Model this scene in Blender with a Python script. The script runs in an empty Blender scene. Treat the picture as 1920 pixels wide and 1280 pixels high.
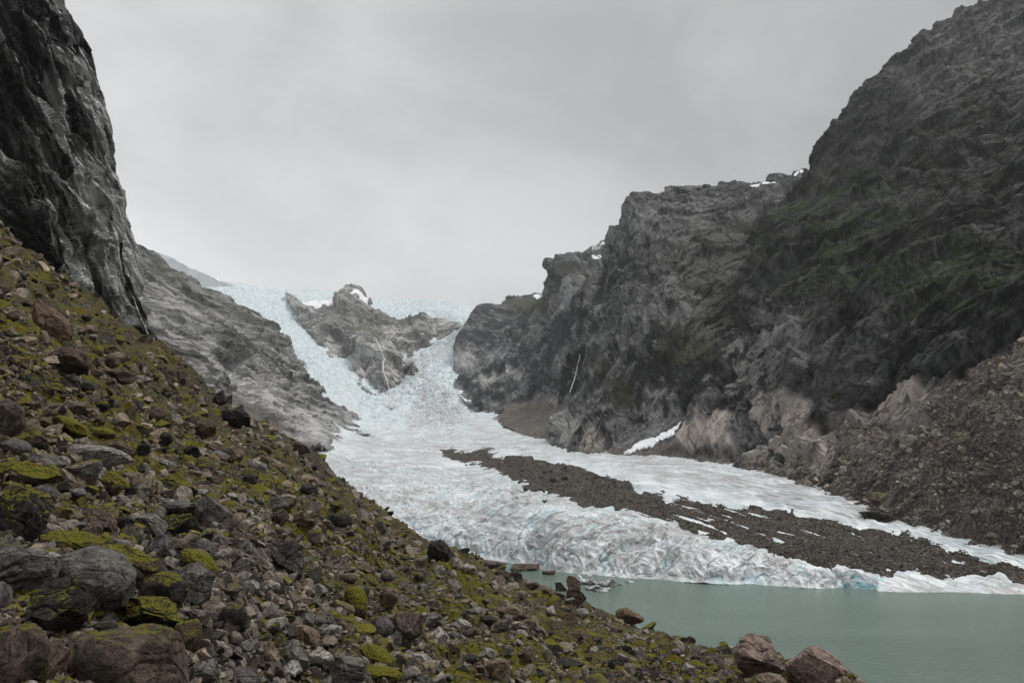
import bpy, math, random
import numpy as np
R = math.radians
rng = np.random.default_rng(7)
random.seed(7)
C = bpy.context.scene.collection
sc = bpy.context.scene
DETAIL = 1.0

# ------------------------------------------------------------------ camera
F = 1387.0                      # focal length in pixels of a 1920 wide picture
PITCH = math.atan(160 / F)
cam = bpy.data.objects.new('camera', bpy.data.cameras.new('camera'))
cam.data.sensor_width = 36; cam.data.lens = 36 * F / 1920
cam.data.clip_start = .1; cam.data.clip_end = 20000
cam.rotation_euler = (R(90) + PITCH, 0, 0)
C.objects.link(cam); sc.camera = cam

def ray(px, py):
    a = (np.asarray(px, float) - 960) / F; b = (640 - np.asarray(py, float)) / F
    y = math.cos(PITCH) - math.sin(PITCH) * b
    z = math.sin(PITCH) + math.cos(PITCH) * b
    return a / y, z / y
def at(px, py, D):
    a, b = ray(px, py); D = np.asarray(D, float)
    return np.stack([a * D, D + 0 * a, b * D], -1)
LAKE = -60.0
def lakeD(px, py): return LAKE / ray(px, py)[1]

# ------------------------------------------------------------------ noise
from concurrent.futures import ThreadPoolExecutor
POOL = ThreadPoolExecutor(4); CH = 32768
_T = np.random.default_rng(11)
_perm = _T.permutation(4096).astype(np.int32)
_g = _T.normal(size=(4096, 3)); _g /= np.linalg.norm(_g, axis=1)[:, None]; _g = _g.astype(np.float32)
def _h(x, y, z): return _perm[(_perm[(_perm[x & 4095] + y) & 4095] + z) & 4095]
def noise(P, seed=0):
    sh = P.shape[:-1]; P = P.reshape(-1, 3); out = np.empty(len(P), np.float32)
    def job(s):
        p = P[s:s + CH] + seed * 17.31
        i = np.floor(p).astype(np.int32); f = (p - i).astype(np.float32)
        u = f * f * f * (f * (f * 6 - 15) + 10); r = 0
        for c in range(8):
            a, b, d = c & 1, (c >> 1) & 1, (c >> 2) & 1
            g = _g[_h(i[:, 0] + a, i[:, 1] + b, i[:, 2] + d)]
            w = (u[:, 0] if a else 1 - u[:, 0]) * (u[:, 1] if b else 1 - u[:, 1]) * (u[:, 2] if d else 1 - u[:, 2])
            r = r + w * (g[:, 0] * (f[:, 0] - a) + g[:, 1] * (f[:, 1] - b) + g[:, 2] * (f[:, 2] - d))
        out[s:s + CH] = r * 1.6
    list(POOL.map(job, range(0, len(P), CH)))
    return out.reshape(sh)
def fbm(P, o=4, seed=0, k=.5):
    r = 0; a = 1.0
    for j in range(o):
        r = r + a * noise(P * 2.03 ** j, seed + j); a *= k
    return r
def billow(P, o=4, seed=0, k=.5):
    r = 0; a = 1.0
    for j in range(o):
        r = r + a * np.abs(noise(P * 2.07 ** j, seed + j)); a *= k
    return r
def worley(x, y, seed=0):
    """2-D cells: distance to nearest, second nearest, cell facet height, cell random"""
    sh = x.shape; x = x.ravel(); y = y.ravel()
    o = [np.empty(len(x), np.float32) for _ in range(5)]
    def job(s):
        X = x[s:s + CH]; Y = y[s:s + CH]
        ix = np.floor(X).astype(np.int32); iy = np.floor(Y).astype(np.int32)
        f1 = np.full(len(X), 9., np.float32); f2 = f1.copy(); fac = np.zeros(len(X), np.float32); rr = fac.copy(); fb = fac.copy()
        for a in (-1, 0, 1):
            for b in (-1, 0, 1):
                h = _h(ix + a, iy + b, np.int32(seed)); g = _g[h]; g2 = _g[(h * 7 + 3) & 4095]
                dx = X - (ix + a + .5 + g[:, 0] * .45); dy = Y - (iy + b + .5 + g[:, 1] * .45)
                d = dx * dx + dy * dy
                near = d < f1
                v = g2[:, 0] * dx + g2[:, 1] * dy + g2[:, 2] * .42
                fb = np.where(near, fac, np.where(d < f2, v, fb))
                f2 = np.where(near, f1, np.minimum(f2, d))
                f1 = np.where(near, d, f1)
                fac = np.where(near, v, fac)
                rr = np.where(near, g2[:, 2], rr)
        for k, v in enumerate((np.sqrt(f1), np.sqrt(f2), fac, rr, fb)): o[k][s:s + CH] = v
    list(POOL.map(job, range(0, len(x), CH)))
    return [v.reshape(sh) for v in o]
def sstep(a, b, x):
    t = np.clip((x - a) / (b - a), 0, 1); return t * t * (3 - 2 * t)

def frame(L, phi):
    """columns: across, out of, and along the grain of a rock face that runs along the horizontal direction L"""
    L = np.array(L, float); L /= np.linalg.norm(L); z = np.array([0, 0, 1.])
    e1 = math.cos(R(phi)) * L - math.sin(R(phi)) * z; e3 = math.sin(R(phi)) * L + math.cos(R(phi)) * z
    return np.stack([e1, np.cross(e3, e1), e3], 1)
FR = dict(left_cliff=frame((.2, 1, 0), -27), spur=frame((.1, 1, 0), 8), central=frame((1, -.1, 0), -40), head=frame((.34, -.94, 0), -50),
          mid=frame((.5, -.86, 0), -22), giant=frame((.3, -.95, 0), 34))
def creases(P, o=3, seed=0, w=.07, k=.5):
    """narrow clefts, 0 on the face and 1 at the bottom of a cleft"""
    r = 0; a = 1.0
    for j in range(o):
        r = r + a * (1 - sstep(0, w, np.abs(noise(P * 1.9 ** j, seed + j)))); a *= k
    return r

def facets(Q, s, seed=0, oct=4, warp=.06, gain=.44, crack=.12, bevel=.10):
    """fractured rock: tilted planar faces of several sizes, meeting at bevelled joints. Q: (across, out, along) in metres, s: face size across and along"""
    w = np.stack([fbm(Q / (s[0] * 2.2), 2, seed + 40), fbm(Q / (s[0] * 2.2), 2, seed + 50)], -1) * warp
    X = Q[..., 0] / s[0] + .18 * Q[..., 1] / s[0] + w[..., 0]; Y = Q[..., 2] / s[1] - .13 * Q[..., 1] / s[1] + w[..., 1]
    h = 0; a = 1.0; k = 1.0
    for j in range(oct):
        c, d = math.cos(j * .45), math.sin(j * .45)
        f = worley((X * c - Y * d) * k, (X * d + Y * c) * k, seed + j * 13)
        e = f[1] - f[0]; t = sstep(0, bevel, e) * .5 + .5
        h = h + a * (f[2] * t + f[4] * (1 - t) - crack * (1 - sstep(0, .10, e)))
        a *= gain; k *= 2.15
    return h * s[0]

# ------------------------------------------------------------------ sheets
class Depth:
    """thin-plate surface through control points (px, py, distance)"""
    def __init__(s, pts):
        pts = np.array(pts, float); s.p = pts[:, :2] / 500; n = len(pts)
        d = np.linalg.norm(s.p[:, None] - s.p[None], axis=-1)
        K = s.k(d); Pm = np.c_[np.ones(n), s.p]
        A = np.zeros((n + 3, n + 3)); A[:n, :n] = K + np.eye(n) * 2e-4; A[:n, n:] = Pm; A[n:, :n] = Pm.T
        s.w = np.linalg.solve(A, np.r_[np.log(pts[:, 2]), 0, 0, 0])
    @staticmethod
    def k(d): return d * d * np.log(d + 1e-9)
    def __call__(s, px, py):
        px, py = np.broadcast_arrays(np.asarray(px, float), np.asarray(py, float)); sh = px.shape
        q = np.stack([px.ravel(), py.ravel()], -1) / 500; out = np.empty(len(q))
        def job(i):
            c = q[i:i + 8192]; d = np.hypot(c[:, :1] - s.p[None, :, 0], c[:, 1:] - s.p[None, :, 1])
            out[i:i + 8192] = s.k(d) @ s.w[:-3] + s.w[-3] + c @ s.w[-2:]
        list(POOL.map(job, range(0, len(q), 8192)))
        return np.exp(out).reshape(sh)

def poly_at(poly, t, byx=False):
    poly = np.array(poly, float)
    if byx: return np.stack([t, np.interp(t, poly[:, 0], poly[:, 1])], -1)
    L = np.r_[0, np.cumsum(np.linalg.norm(np.diff(poly, axis=0), axis=1))]; L /= L[-1]
    return np.stack([np.interp(t, L, poly[:, 0]), np.interp(t, L, poly[:, 1])], -1)

def polymask(px, py, poly, soft=6.):
    """signed distance in control pixels, soft 0..1; inside = 1"""
    poly = np.array(poly, float); sh = px.shape; x = px.ravel(); y = py.ravel()
    wp = np.stack([x, y, 0 * x], -1); wa = max(1.2, soft * 1.3)
    ox = fbm(wp / (wa * 3.2), 3, 301) * wa; oy = fbm(wp / (wa * 3.2), 3, 305) * wa; x = x + ox; y = y + oy
    d = np.full(len(x), 1e9); ins = np.zeros(len(x), bool)
    for (x0, y0), (x1, y1) in zip(poly, np.roll(poly, -1, 0)):
        ex, ey = x1 - x0, y1 - y0; t = np.clip(((x - x0) * ex + (y - y0) * ey) / (ex * ex + ey * ey + 1e-9), 0, 1)
        d = np.minimum(d, np.hypot(x - x0 - t * ex, y - y0 - t * ey))
        c = (y0 > y) != (y1 > y)
        ins ^= c & (x < x0 + (y - y0) * ex / (ey if ey else 1e-9))
    sd = np.where(ins, d, -d).reshape(sh)
    return sstep(-soft, soft, sd)

def normals(P):
    gu = np.gradient(P, axis=1); gv = np.gradient(P, axis=0)
    n = np.cross(gu, gv); n /= np.linalg.norm(n, axis=-1)[..., None] + 1e-12
    return n

def build(name, V, Fc, mat, attrs=None, smooth=True, parent=None):
    me = bpy.data.meshes.new(name); V = np.ascontiguousarray(V, np.float32); Fc = np.ascontiguousarray(Fc, np.int32)
    me.vertices.add(len(V)); me.vertices.foreach_set('co', V.ravel())
    k = Fc.shape[1]; n = len(Fc)
    me.loops.add(n * k); me.loops.foreach_set('vertex_index', Fc.ravel())
    me.polygons.add(n); me.polygons.foreach_set('loop_start', np.arange(0, n * k, k, dtype=np.int32))
    me.polygons.foreach_set('use_smooth', np.full(n, smooth))
    for a, v in (attrs or {}).items():
        at_ = me.attributes.new(a, 'FLOAT', 'POINT'); at_.data.foreach_set('value', np.ascontiguousarray(v, np.float32).ravel())
    me.update(calc_edges=True)
    if mat: me.materials.append(mat)
    o = bpy.data.objects.new(name, me); C.objects.link(o)
    if parent: o.parent = parent
    return o
def gridfaces(ny, nx):
    i = np.arange(ny * nx, dtype=np.int32).reshape(ny, nx)
    return np.stack([i[:-1, :-1].ravel(), i[:-1, 1:].ravel(), i[1:, 1:].ravel(), i[1:, :-1].ravel()], -1)

def far(d):
    """control depths are estimates; beyond 450 m they are stretched away from the camera to deepen the haze"""
    d = np.asarray(d, float); return d * (np.maximum(d, 450) / 450) ** .6

class Sheet:
    """a terrain face spanned between two outlines; rows continue over the crest and away behind it"""
    def __init__(s, A, B, nx, ny, depth, back=40, blen=.5, bdrop=.06, bshift=0, xr=None, roll=0., vpow=1.):
        nx = int(nx * DETAIL); ny = int(ny * DETAIL)
        t = np.linspace(0, 1, nx)
        if xr is not None:
            X = np.linspace(xr[0], xr[1], nx); a = poly_at(A, X, True); b = poly_at(B, X, True)
        else: a = poly_at(A, t); b = poly_at(B, t)
        v = (np.linspace(0, 1, ny) ** vpow)[:, None, None]
        q = a[None] * (1 - v) + b[None] * v
        s.px, s.py = q[..., 0], q[..., 1]; s.v = np.broadcast_to(v[..., 0], s.px.shape)
        D = depth(s.px, s.py)
        if roll: D = D * (1 + roll * np.clip((s.v - .8) / .2, 0, 1) ** 2)
        P = at(s.px, s.py, far(D)); G = at(s.px, s.py, D); K = far(D) / D
        if back:
            e = (np.linspace(0, 1, back + 1)[1:] ** 1.8)[:, None]
            Db = far(D[-1])[None] * (1 + blen * e)
            ax, az = ray(s.px[-1], s.py[-1])
            az = az[None] - bdrop * e * 1.0 - bdrop * 1.5 * e ** 2
            axx = ax[None] + bshift * e
            Pb = np.stack([axx * Db, Db, az * Db], -1)
            P = np.concatenate([P, Pb]); G = np.concatenate([G, Pb / K[-1][None, :, None]]); K = np.concatenate([K, np.repeat(K[-1:], back, 0)]); s.px = np.concatenate([s.px, np.repeat(s.px[-1:], back, 0)])
            s.py = np.concatenate([s.py, np.repeat(s.py[-1:], back, 0)]); s.v = np.concatenate([s.v, 1 + e * np.ones(nx)[None]])
        s.G = G; s.K = K      # G: the same face before the stretch away from the camera; relief is made there, then enlarged
        s.P = P; s.N = normals(P); s.D = P[..., 1]
        # face the eye
        m = (s.N[:ny] * s.P[:ny]).sum(-1).mean()
        s.flip = m > 0
        if s.flip: s.N = -s.N
    def displace(s, h, vertical=0.):
        N = s.N * (1 - vertical) + np.array([0, 0, 1.]) * vertical
        s.P = s.P + N * (h * s.K)[..., None]; return s
    def mesh(s, name, mat, attrs=None, smooth=True):
        ny, nx = s.P.shape[:2]; f = gridfaces(ny, nx)
        if s.flip: f = f[:, ::-1]
        return build(name, s.P.reshape(-1, 3), f, mat, attrs, smooth)

def tag(o, label=None, cat=None, group=None, kind=None):
    if label: o['label'] = label
    if cat: o['category'] = cat
    if group: o['group'] = group
    if kind: o['kind'] = kind
    return o

# ------------------------------------------------------------------ materials
class NT:
    def __init__(s, name):
        s.m = bpy.data.materials.new(name); s.m.use_nodes = True; s.t = s.m.node_tree; s.t.nodes.clear()
        s.out = s.n('ShaderNodeOutputMaterial'); s.b = s.n('ShaderNodeBsdfPrincipled'); s.l(s.b.outputs[0], s.out.inputs[0])
        s.pos = s.n('ShaderNodeNewGeometry').outputs
    def n(s, t, **k):
        x = s.t.nodes.new(t)
        for a, v in k.items(): setattr(x, a, v)
        return x
    def l(s, a, b): s.t.links.new(a, b)
    def val(s, x, sock):
        if isinstance(x, (int, float)): sock.default_value = x
        elif isinstance(x, tuple): sock.default_value = x if len(x) == len(sock.default_value) else x + (1,)
        else: s.l(x, sock)
    def map(s, scale=(1, 1, 1), rot=(0, 0, 0), src=None):
        m = s.n('ShaderNodeMapping', vector_type='TEXTURE'); m.inputs['Scale'].default_value = scale; m.inputs['Rotation'].default_value = rot
        s.l(src or s.pos['Position'], m.inputs[0]); return m.outputs[0]
    def noise(s, scale, vec=None, detail=6, rough=.6, dist=0, off=0):
        x = s.n('ShaderNodeTexNoise'); x.inputs['Scale'].default_value = 1 / scale; x.inputs['Detail'].default_value = detail
        x.inputs['Roughness'].default_value = rough; x.inputs['Distortion'].default_value = dist
        v = vec or s.pos['Position']
        if off:
            a = s.n('ShaderNodeVectorMath', operation='ADD'); s.l(v, a.inputs[0]); a.inputs[1].default_value = (off, off * 1.7, off * .6); v = a.outputs[0]
        s.l(v, x.inputs['Vector']); return x.outputs['Fac']
    def vor(s, scale, vec=None, feature='F1', out='Distance', rand=1.):
        x = s.n('ShaderNodeTexVoronoi', feature=feature); x.inputs['Scale'].default_value = 1 / scale; x.inputs['Randomness'].default_value = rand
        s.l(vec or s.pos['Position'], x.inputs['Vector']); return x.outputs[out]
    def math(s, op, a, b=0., c=None, clamp=False):
        x = s.n('ShaderNodeMath', operation=op, use_clamp=clamp); s.val(a, x.inputs[0]); s.val(b, x.inputs[1])
        if c is not None: s.val(c, x.inputs[2])
        return x.outputs[0]
    def ramp(s, x, a, b, lo=0., hi=1.):
        m = s.n('ShaderNodeMapRange', interpolation_type='SMOOTHSTEP'); s.val(x, m.inputs['Value'])
        m.inputs['From Min'].default_value = a; m.inputs['From Max'].default_value = b
        m.inputs['To Min'].default_value = lo; m.inputs['To Max'].default_value = hi; return m.outputs[0]
    def mix(s, f, a, b, mode='MIX'):
        m = s.n('ShaderNodeMix', data_type='RGBA', blend_type=mode); s.val(f, m.inputs[0]); s.val(a, m.inputs[6]); s.val(b, m.inputs[7]); return m.outputs[2]
    def attr(s, n):
        a = s.n('ShaderNodeAttribute'); a.attribute_name = n; return a.outputs['Fac']
    def bump(s, h, dist, strength=1., prev=None):
        b = s.n('ShaderNodeBump'); b.inputs['Distance'].default_value = dist; b.inputs['Strength'].default_value = strength
        s.l(h, b.inputs['Height'])
        if prev: s.l(prev, b.inputs['Normal'])
        return b.outputs[0]
    def nz(s, normal=None):
        x = s.n('ShaderNodeSeparateXYZ'); s.l(normal or s.pos['Normal'], x.inputs[0]); return x.outputs[2]
    def fin(s, col, rough=.8, normal=None, spec=.3):
        s.val(col, s.b.inputs['Base Color']); s.val(rough, s.b.inputs['Roughness']); s.val(spec, s.b.inputs['Specular IOR Level'])
        if normal: s.l(normal, s.b.inputs['Normal'])
        return s.m

def cliff_mat(name, fr, dark, light, scale, streak=(1, 1, 6), wet=0., vegc=(.030, .040, .012), bumpd=1., contrast=(.42, .60), cell=1.):
    t = NT(name)
    import mathutils
    v = t.map(streak, tuple(mathutils.Matrix(FR[fr].tolist()).to_euler()))
    n1 = t.noise(scale, v, 5, .52, 0); n2 = t.noise(scale * .18, v, 2, .5, off=9); n3 = t.noise(scale * 6, None, 4, .5, off=3)
    k = t.math('ADD', t.math('MULTIPLY', n1, .68), t.math('MULTIPLY', n2, .32))
    k = t.math('ADD', k, t.math('MULTIPLY', t.math('SUBTRACT', n3, .5), .75))
    col = t.mix(t.ramp(k, *contrast), dark, light)
    col = t.mix(t.ramp(t.noise(scale * .5, None, 6, .7, off=21), .62, .72, 0, .5), col, tuple(c * 1.5 for c in light))
    for cs, off_, amt in ((.55, 3., .42), (.2, 8., .34)):
        vc = t.n('ShaderNodeTexVoronoi'); vc.inputs['Scale'].default_value = 1 / (scale * cs)
        wv_ = t.n('ShaderNodeTexNoise'); wv_.inputs['Scale'].default_value = 1 / (scale * cs); wv_.inputs['Detail'].default_value = 4; t.l(v, wv_.inputs['Vector'])
        mv = t.n('ShaderNodeVectorMath', operation='MULTIPLY_ADD'); t.l(wv_.outputs['Color'], mv.inputs[0]); mv.inputs[1].default_value = (scale * cs * .28,) * 3; t.l(v, mv.inputs[2])
        t.l(mv.outputs[0], vc.inputs['Vector']); sx = t.n('ShaderNodeSeparateColor'); t.l(vc.outputs['Color'], sx.inputs[0])
        g_ = t.n('ShaderNodeCombineColor'); f_ = t.math('MULTIPLY_ADD', sx.outputs[0], amt * 2 * cell, 1 - amt * cell)
        for q_ in range(3): t.l(f_, g_.inputs[q_])
        col = t.mix(1., col, g_.outputs[0], 'MULTIPLY')
    # fine black seams
    ve = t.n('ShaderNodeTexVoronoi', feature='DISTANCE_TO_EDGE'); ve.inputs['Scale'].default_value = 1 / (scale * .9); t.l(v, ve.inputs['Vector'])
    ve2 = t.n('ShaderNodeTexVoronoi', feature='DISTANCE_TO_EDGE'); ve2.inputs['Scale'].default_value = 1 / (scale * .35); t.l(v, ve2.inputs['Vector'])
    crk = t.math('MAXIMUM', t.ramp(ve.outputs['Distance'], 0, .030, .75, 0), t.ramp(ve2.outputs['Distance'], 0, .035, .5, 0))
    col = t.mix(crk, col, tuple(c * .35 for c in dark))
    pk = t.math('MULTIPLY', t.attr('pink'), t.ramp(t.noise(scale * .5, v, 6, .7, off=5), .30, .52))
    col = t.mix(pk, col, t.mix(t.noise(scale * .3, v, 4, .6, off=8), (.24, .200, .175), (.46, .425, .39)))
    pl = t.math('MULTIPLY', t.attr('pale'), t.ramp(t.noise(scale * .6, v, 7, .7, off=15), .36, .60))
    col = t.mix(pl, col, t.mix(n2, tuple(c * 1.3 for c in light), (.46, .455, .44)))
    vg = t.math('MULTIPLY', t.attr('veg'), t.ramp(t.math('ADD', t.noise(scale * .35, None, 4, .62, off=2), t.math('MULTIPLY', t.nz(), .22)), .49, .60))
    vcol = t.mix(t.ramp(t.noise(scale * .15, None, 5, .7, off=6), .35, .65), tuple(c * .55 for c in vegc), tuple(c * 1.6 for c in vegc))
    col = t.mix(vg, col, vcol)
    sr = t.attr('scree')
    grit = t.mix(t.ramp(t.noise(scale * .07, None, 6, .8, off=12), .4, .68), (.050, .044, .039), (.30, .27, .24))
    grit = t.mix(t.ramp(t.noise(scale * 3, None, 4, .6, off=14), .4, .62, 0, .55), grit, (.045, .040, .034))
    col = t.mix(sr, col, grit)
    def facet(size, vec):
        vo = t.n('ShaderNodeTexVoronoi'); vo.inputs['Scale'].default_value = 1 / size
        wv = t.n('ShaderNodeTexNoise'); wv.inputs['Scale'].default_value = .7 / size; wv.inputs['Detail'].default_value = 3; t.l(vec, wv.inputs['Vector'])
        sb = t.n('ShaderNodeVectorMath', operation='MULTIPLY_ADD'); t.l(wv.outputs['Color'], sb.inputs[0]); sb.inputs[1].default_value = (size * .2,) * 3; t.l(vec, sb.inputs[2])
        t.l(sb.outputs[0], vo.inputs['Vector'])
        df = t.n('ShaderNodeVectorMath', operation='SCALE'); t.l(sb.outputs[0], df.inputs[0]); df.inputs['Scale'].default_value = 1 / size
        d2 = t.n('ShaderNodeVectorMath', operation='SUBTRACT'); t.l(df.outputs[0], d2.inputs[0])
        ps = t.n('ShaderNodeVectorMath', operation='SCALE'); t.l(vo.outputs['Position'], ps.inputs[0]); ps.inputs['Scale'].default_value = 1 / size; t.l(ps.outputs[0], d2.inputs[1])
        cc = t.n('ShaderNodeVectorMath', operation='SUBTRACT'); t.l(vo.outputs['Color'], cc.inputs[0]); cc.inputs[1].default_value = (.5, .5, .5)
        dt = t.n('ShaderNodeVectorMath', operation='DOT_PRODUCT'); t.l(d2.outputs[0], dt.inputs[0]); t.l(cc.outputs[0], dt.inputs[1])
        return dt.outputs['Value']
    nb = t.bump(facet(scale * .40, v), bumpd * scale * .30, .8)
    nb = t.bump(facet(scale * .17, v), bumpd * scale * .08, .7, nb)
    rough = t.ramp(t.noise(scale * 2, v, 4, .6, off=44), .35, .65, .75 - wet * .35, .95 - wet * .5)
    m_ = t.fin(col, rough, nb, .06)
    if wet: t.l(t.math('MULTIPLY_ADD', t.math('MULTIPLY', t.attr('pale'), 1.), .6, .04), t.b.inputs['Specular IOR Level'])
    return m_

M = {}
M['left_cliff'] = cliff_mat('wet_cliff_rock', 'left_cliff', (.008, .0075, .007), (.10, .098, .095), 6, (1, 1, 9), wet=1., contrast=(.46, .60))
M['spur'] = cliff_mat('pale_slab_rock', 'spur', (.075, .073, .071), (.30, .296, .29), 15, (5, 5, 1), vegc=(.075, .078, .045), bumpd=.7, cell=.35)
M['central'] = cliff_mat('haze_paled_rock', 'central', (.10, .097, .093), (.33, .325, .315), 38, (1, 1, 3.2), vegc=(.07, .07, .04), bumpd=.8)  # rock tone lightened: part of the distance haze is painted into the colour
M['head'] = cliff_mat('headland_rock', 'head', (.025, .026, .028), (.15, .15, .152), 30, (1, 1, 2.6), vegc=(.045, .048, .025))
M['mid'] = cliff_mat('dark_grey_rock', 'mid', (.011, .011, .0115), (.118, .118, .118), 20, (1, 1, 3), vegc=(.032, .034, .014))
M['giant'] = cliff_mat('dark_mountain_rock', 'giant', (.003, .003, .003), (.058, .058, .058), 15, (1.3, 1, 2.2), vegc=(.017, .024, .006))

def ice_mat():
    t = NT('glacier_ice')
    v = t.map((1, 1, 1)); fl = t.map((30, 1.3, 1.3), (0, 0, R(-53)))
    base = t.mix(t.ramp(t.noise(14, None, 6, .6), .38, .62), (.47, .515, .535), (.70, .728, .74))
    bl = t.attr('blue')
    col = t.mix(t.math('MULTIPLY', bl, t.ramp(t.noise(9, None, 4, .6, off=4), .3, .6, .35, 1)), base, (.40, .58, .63))
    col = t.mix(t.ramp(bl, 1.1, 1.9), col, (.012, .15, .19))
    st = t.noise(1.5, fl, 7, .72, .4, off=2)
    d = t.math('MULTIPLY', t.attr('dirt'), t.ramp(t.math('ADD', st, t.math('MULTIPLY', t.noise(30, None, 3, .5, off=9), .35)), .56, .78))
    col = t.mix(t.math('MULTIPLY', d, 1.0, clamp=True), col, t.mix(t.noise(6, None, 4, .7, off=3), (.20, .195, .192), (.42, .408, .40)))
    w = t.noise(9, t.map((3.2, 1, 1), (0, 0, R(37))), 3, .5, .2, off=30)
    ln = t.ramp(t.math('ABSOLUTE', t.math('SUBTRACT', w, .5)), 0, .020, 1, 0)
    ln = t.math('MULTIPLY', ln, t.math('MULTIPLY', t.attr('crack'), t.ramp(t.noise(14, None, 3, .6, off=7), .40, .56)))
    col = t.mix(t.math('MULTIPLY', ln, .55), col, (.07, .065, .06))
    gr = t.ramp(t.noise(.8, None, 4, .8, off=17), .66, .74); gr = t.math('MULTIPLY', gr, t.attr('grit'))
    col = t.mix(gr, col, (.07, .06, .052))
    h = t.math('ADD', t.noise(5, None, 7, .6, .5, off=1), t.math('MULTIPLY', t.noise(1.2, fl, 4, .6), .25))
    nb = t.bump(h, .35, .5)
    return t.fin(col, .45, nb, .4)
M['ice'] = ice_mat()

def debris_mat(name, a, b, s):
    t = NT(name)
    n = t.noise(s, None, 8, .78); n2 = t.noise(s * 9, None, 4, .6, off=5)
    col = t.mix(t.ramp(n, .38, .66), a, b)
    col = t.mix(t.ramp(n2, .45, .65, 0, .5), col, tuple(c * .6 for c in a))
    vr = t.n('ShaderNodeTexVoronoi'); vr.inputs['Scale'].default_value = 1 / (s * .8); t.l(t.pos['Position'], vr.inputs['Vector'])
    rnd = t.n('ShaderNodeSeparateColor'); t.l(vr.outputs['Color'], rnd.inputs[0])
    col = t.mix(t.ramp(rnd.outputs[0], .80, .97, 0, .8), col, tuple(min(.5, c * 1.5) for c in b))
    nb = t.bump(t.math('ADD', vr.outputs['Distance'], n), s * .5, .9)
    return t.fin(col, .95, nb, .06)
M['moraine'] = debris_mat('moraine_debris', (.030, .026, .023), (.115, .100, .088), 1.1)

def soil_mat():
    t = NT('mossy_scree_soil')
    P = t.pos['Position']
    n = t.noise(.25, None, 8, .75); n2 = t.noise(2.6, None, 5, .6, off=4)
    vr = t.n('ShaderNodeTexVoronoi'); vr.inputs['Scale'].default_value = 9; t.l(P, vr.inputs['Vector'])
    sp = t.n('ShaderNodeSeparateColor'); t.l(vr.outputs['Color'], sp.inputs[0])
    col = t.mix(t.ramp(n, .35, .65), (.010, .007, .005), (.045, .035, .025))
    col = t.mix(t.ramp(sp.outputs[0], .5, 1, 0, .8), col, (.15, .138, .12))
    m = t.math('MULTIPLY', t.attr('moss'), t.ramp(t.math('ADD', t.noise(.7, None, 6, .7, off=8), t.math('MULTIPLY', t.math('SUBTRACT', n2, .5), .9)), .43, .53))
    mc = t.mix(t.ramp(t.noise(.12, None, 5, .7, off=2), .35, .65), (.032, .032, .005), (.165, .150, .018))
    mc = t.mix(t.ramp(t.noise(1.3, None, 3, .6, off=18), .58, .7, 0, .8), mc, (.10, .048, .010))
    col = t.mix(m, col, mc)
    h = t.math('ADD', t.math('MULTIPLY', vr.outputs['Distance'], .7), n)
    nb = t.bump(h, .10, .9); nb = t.bump(t.noise(.04, None, 4, .8, off=1), .02, .8, nb)
    return t.fin(col, .95, nb, .05)
M['soil'] = soil_mat()

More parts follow.
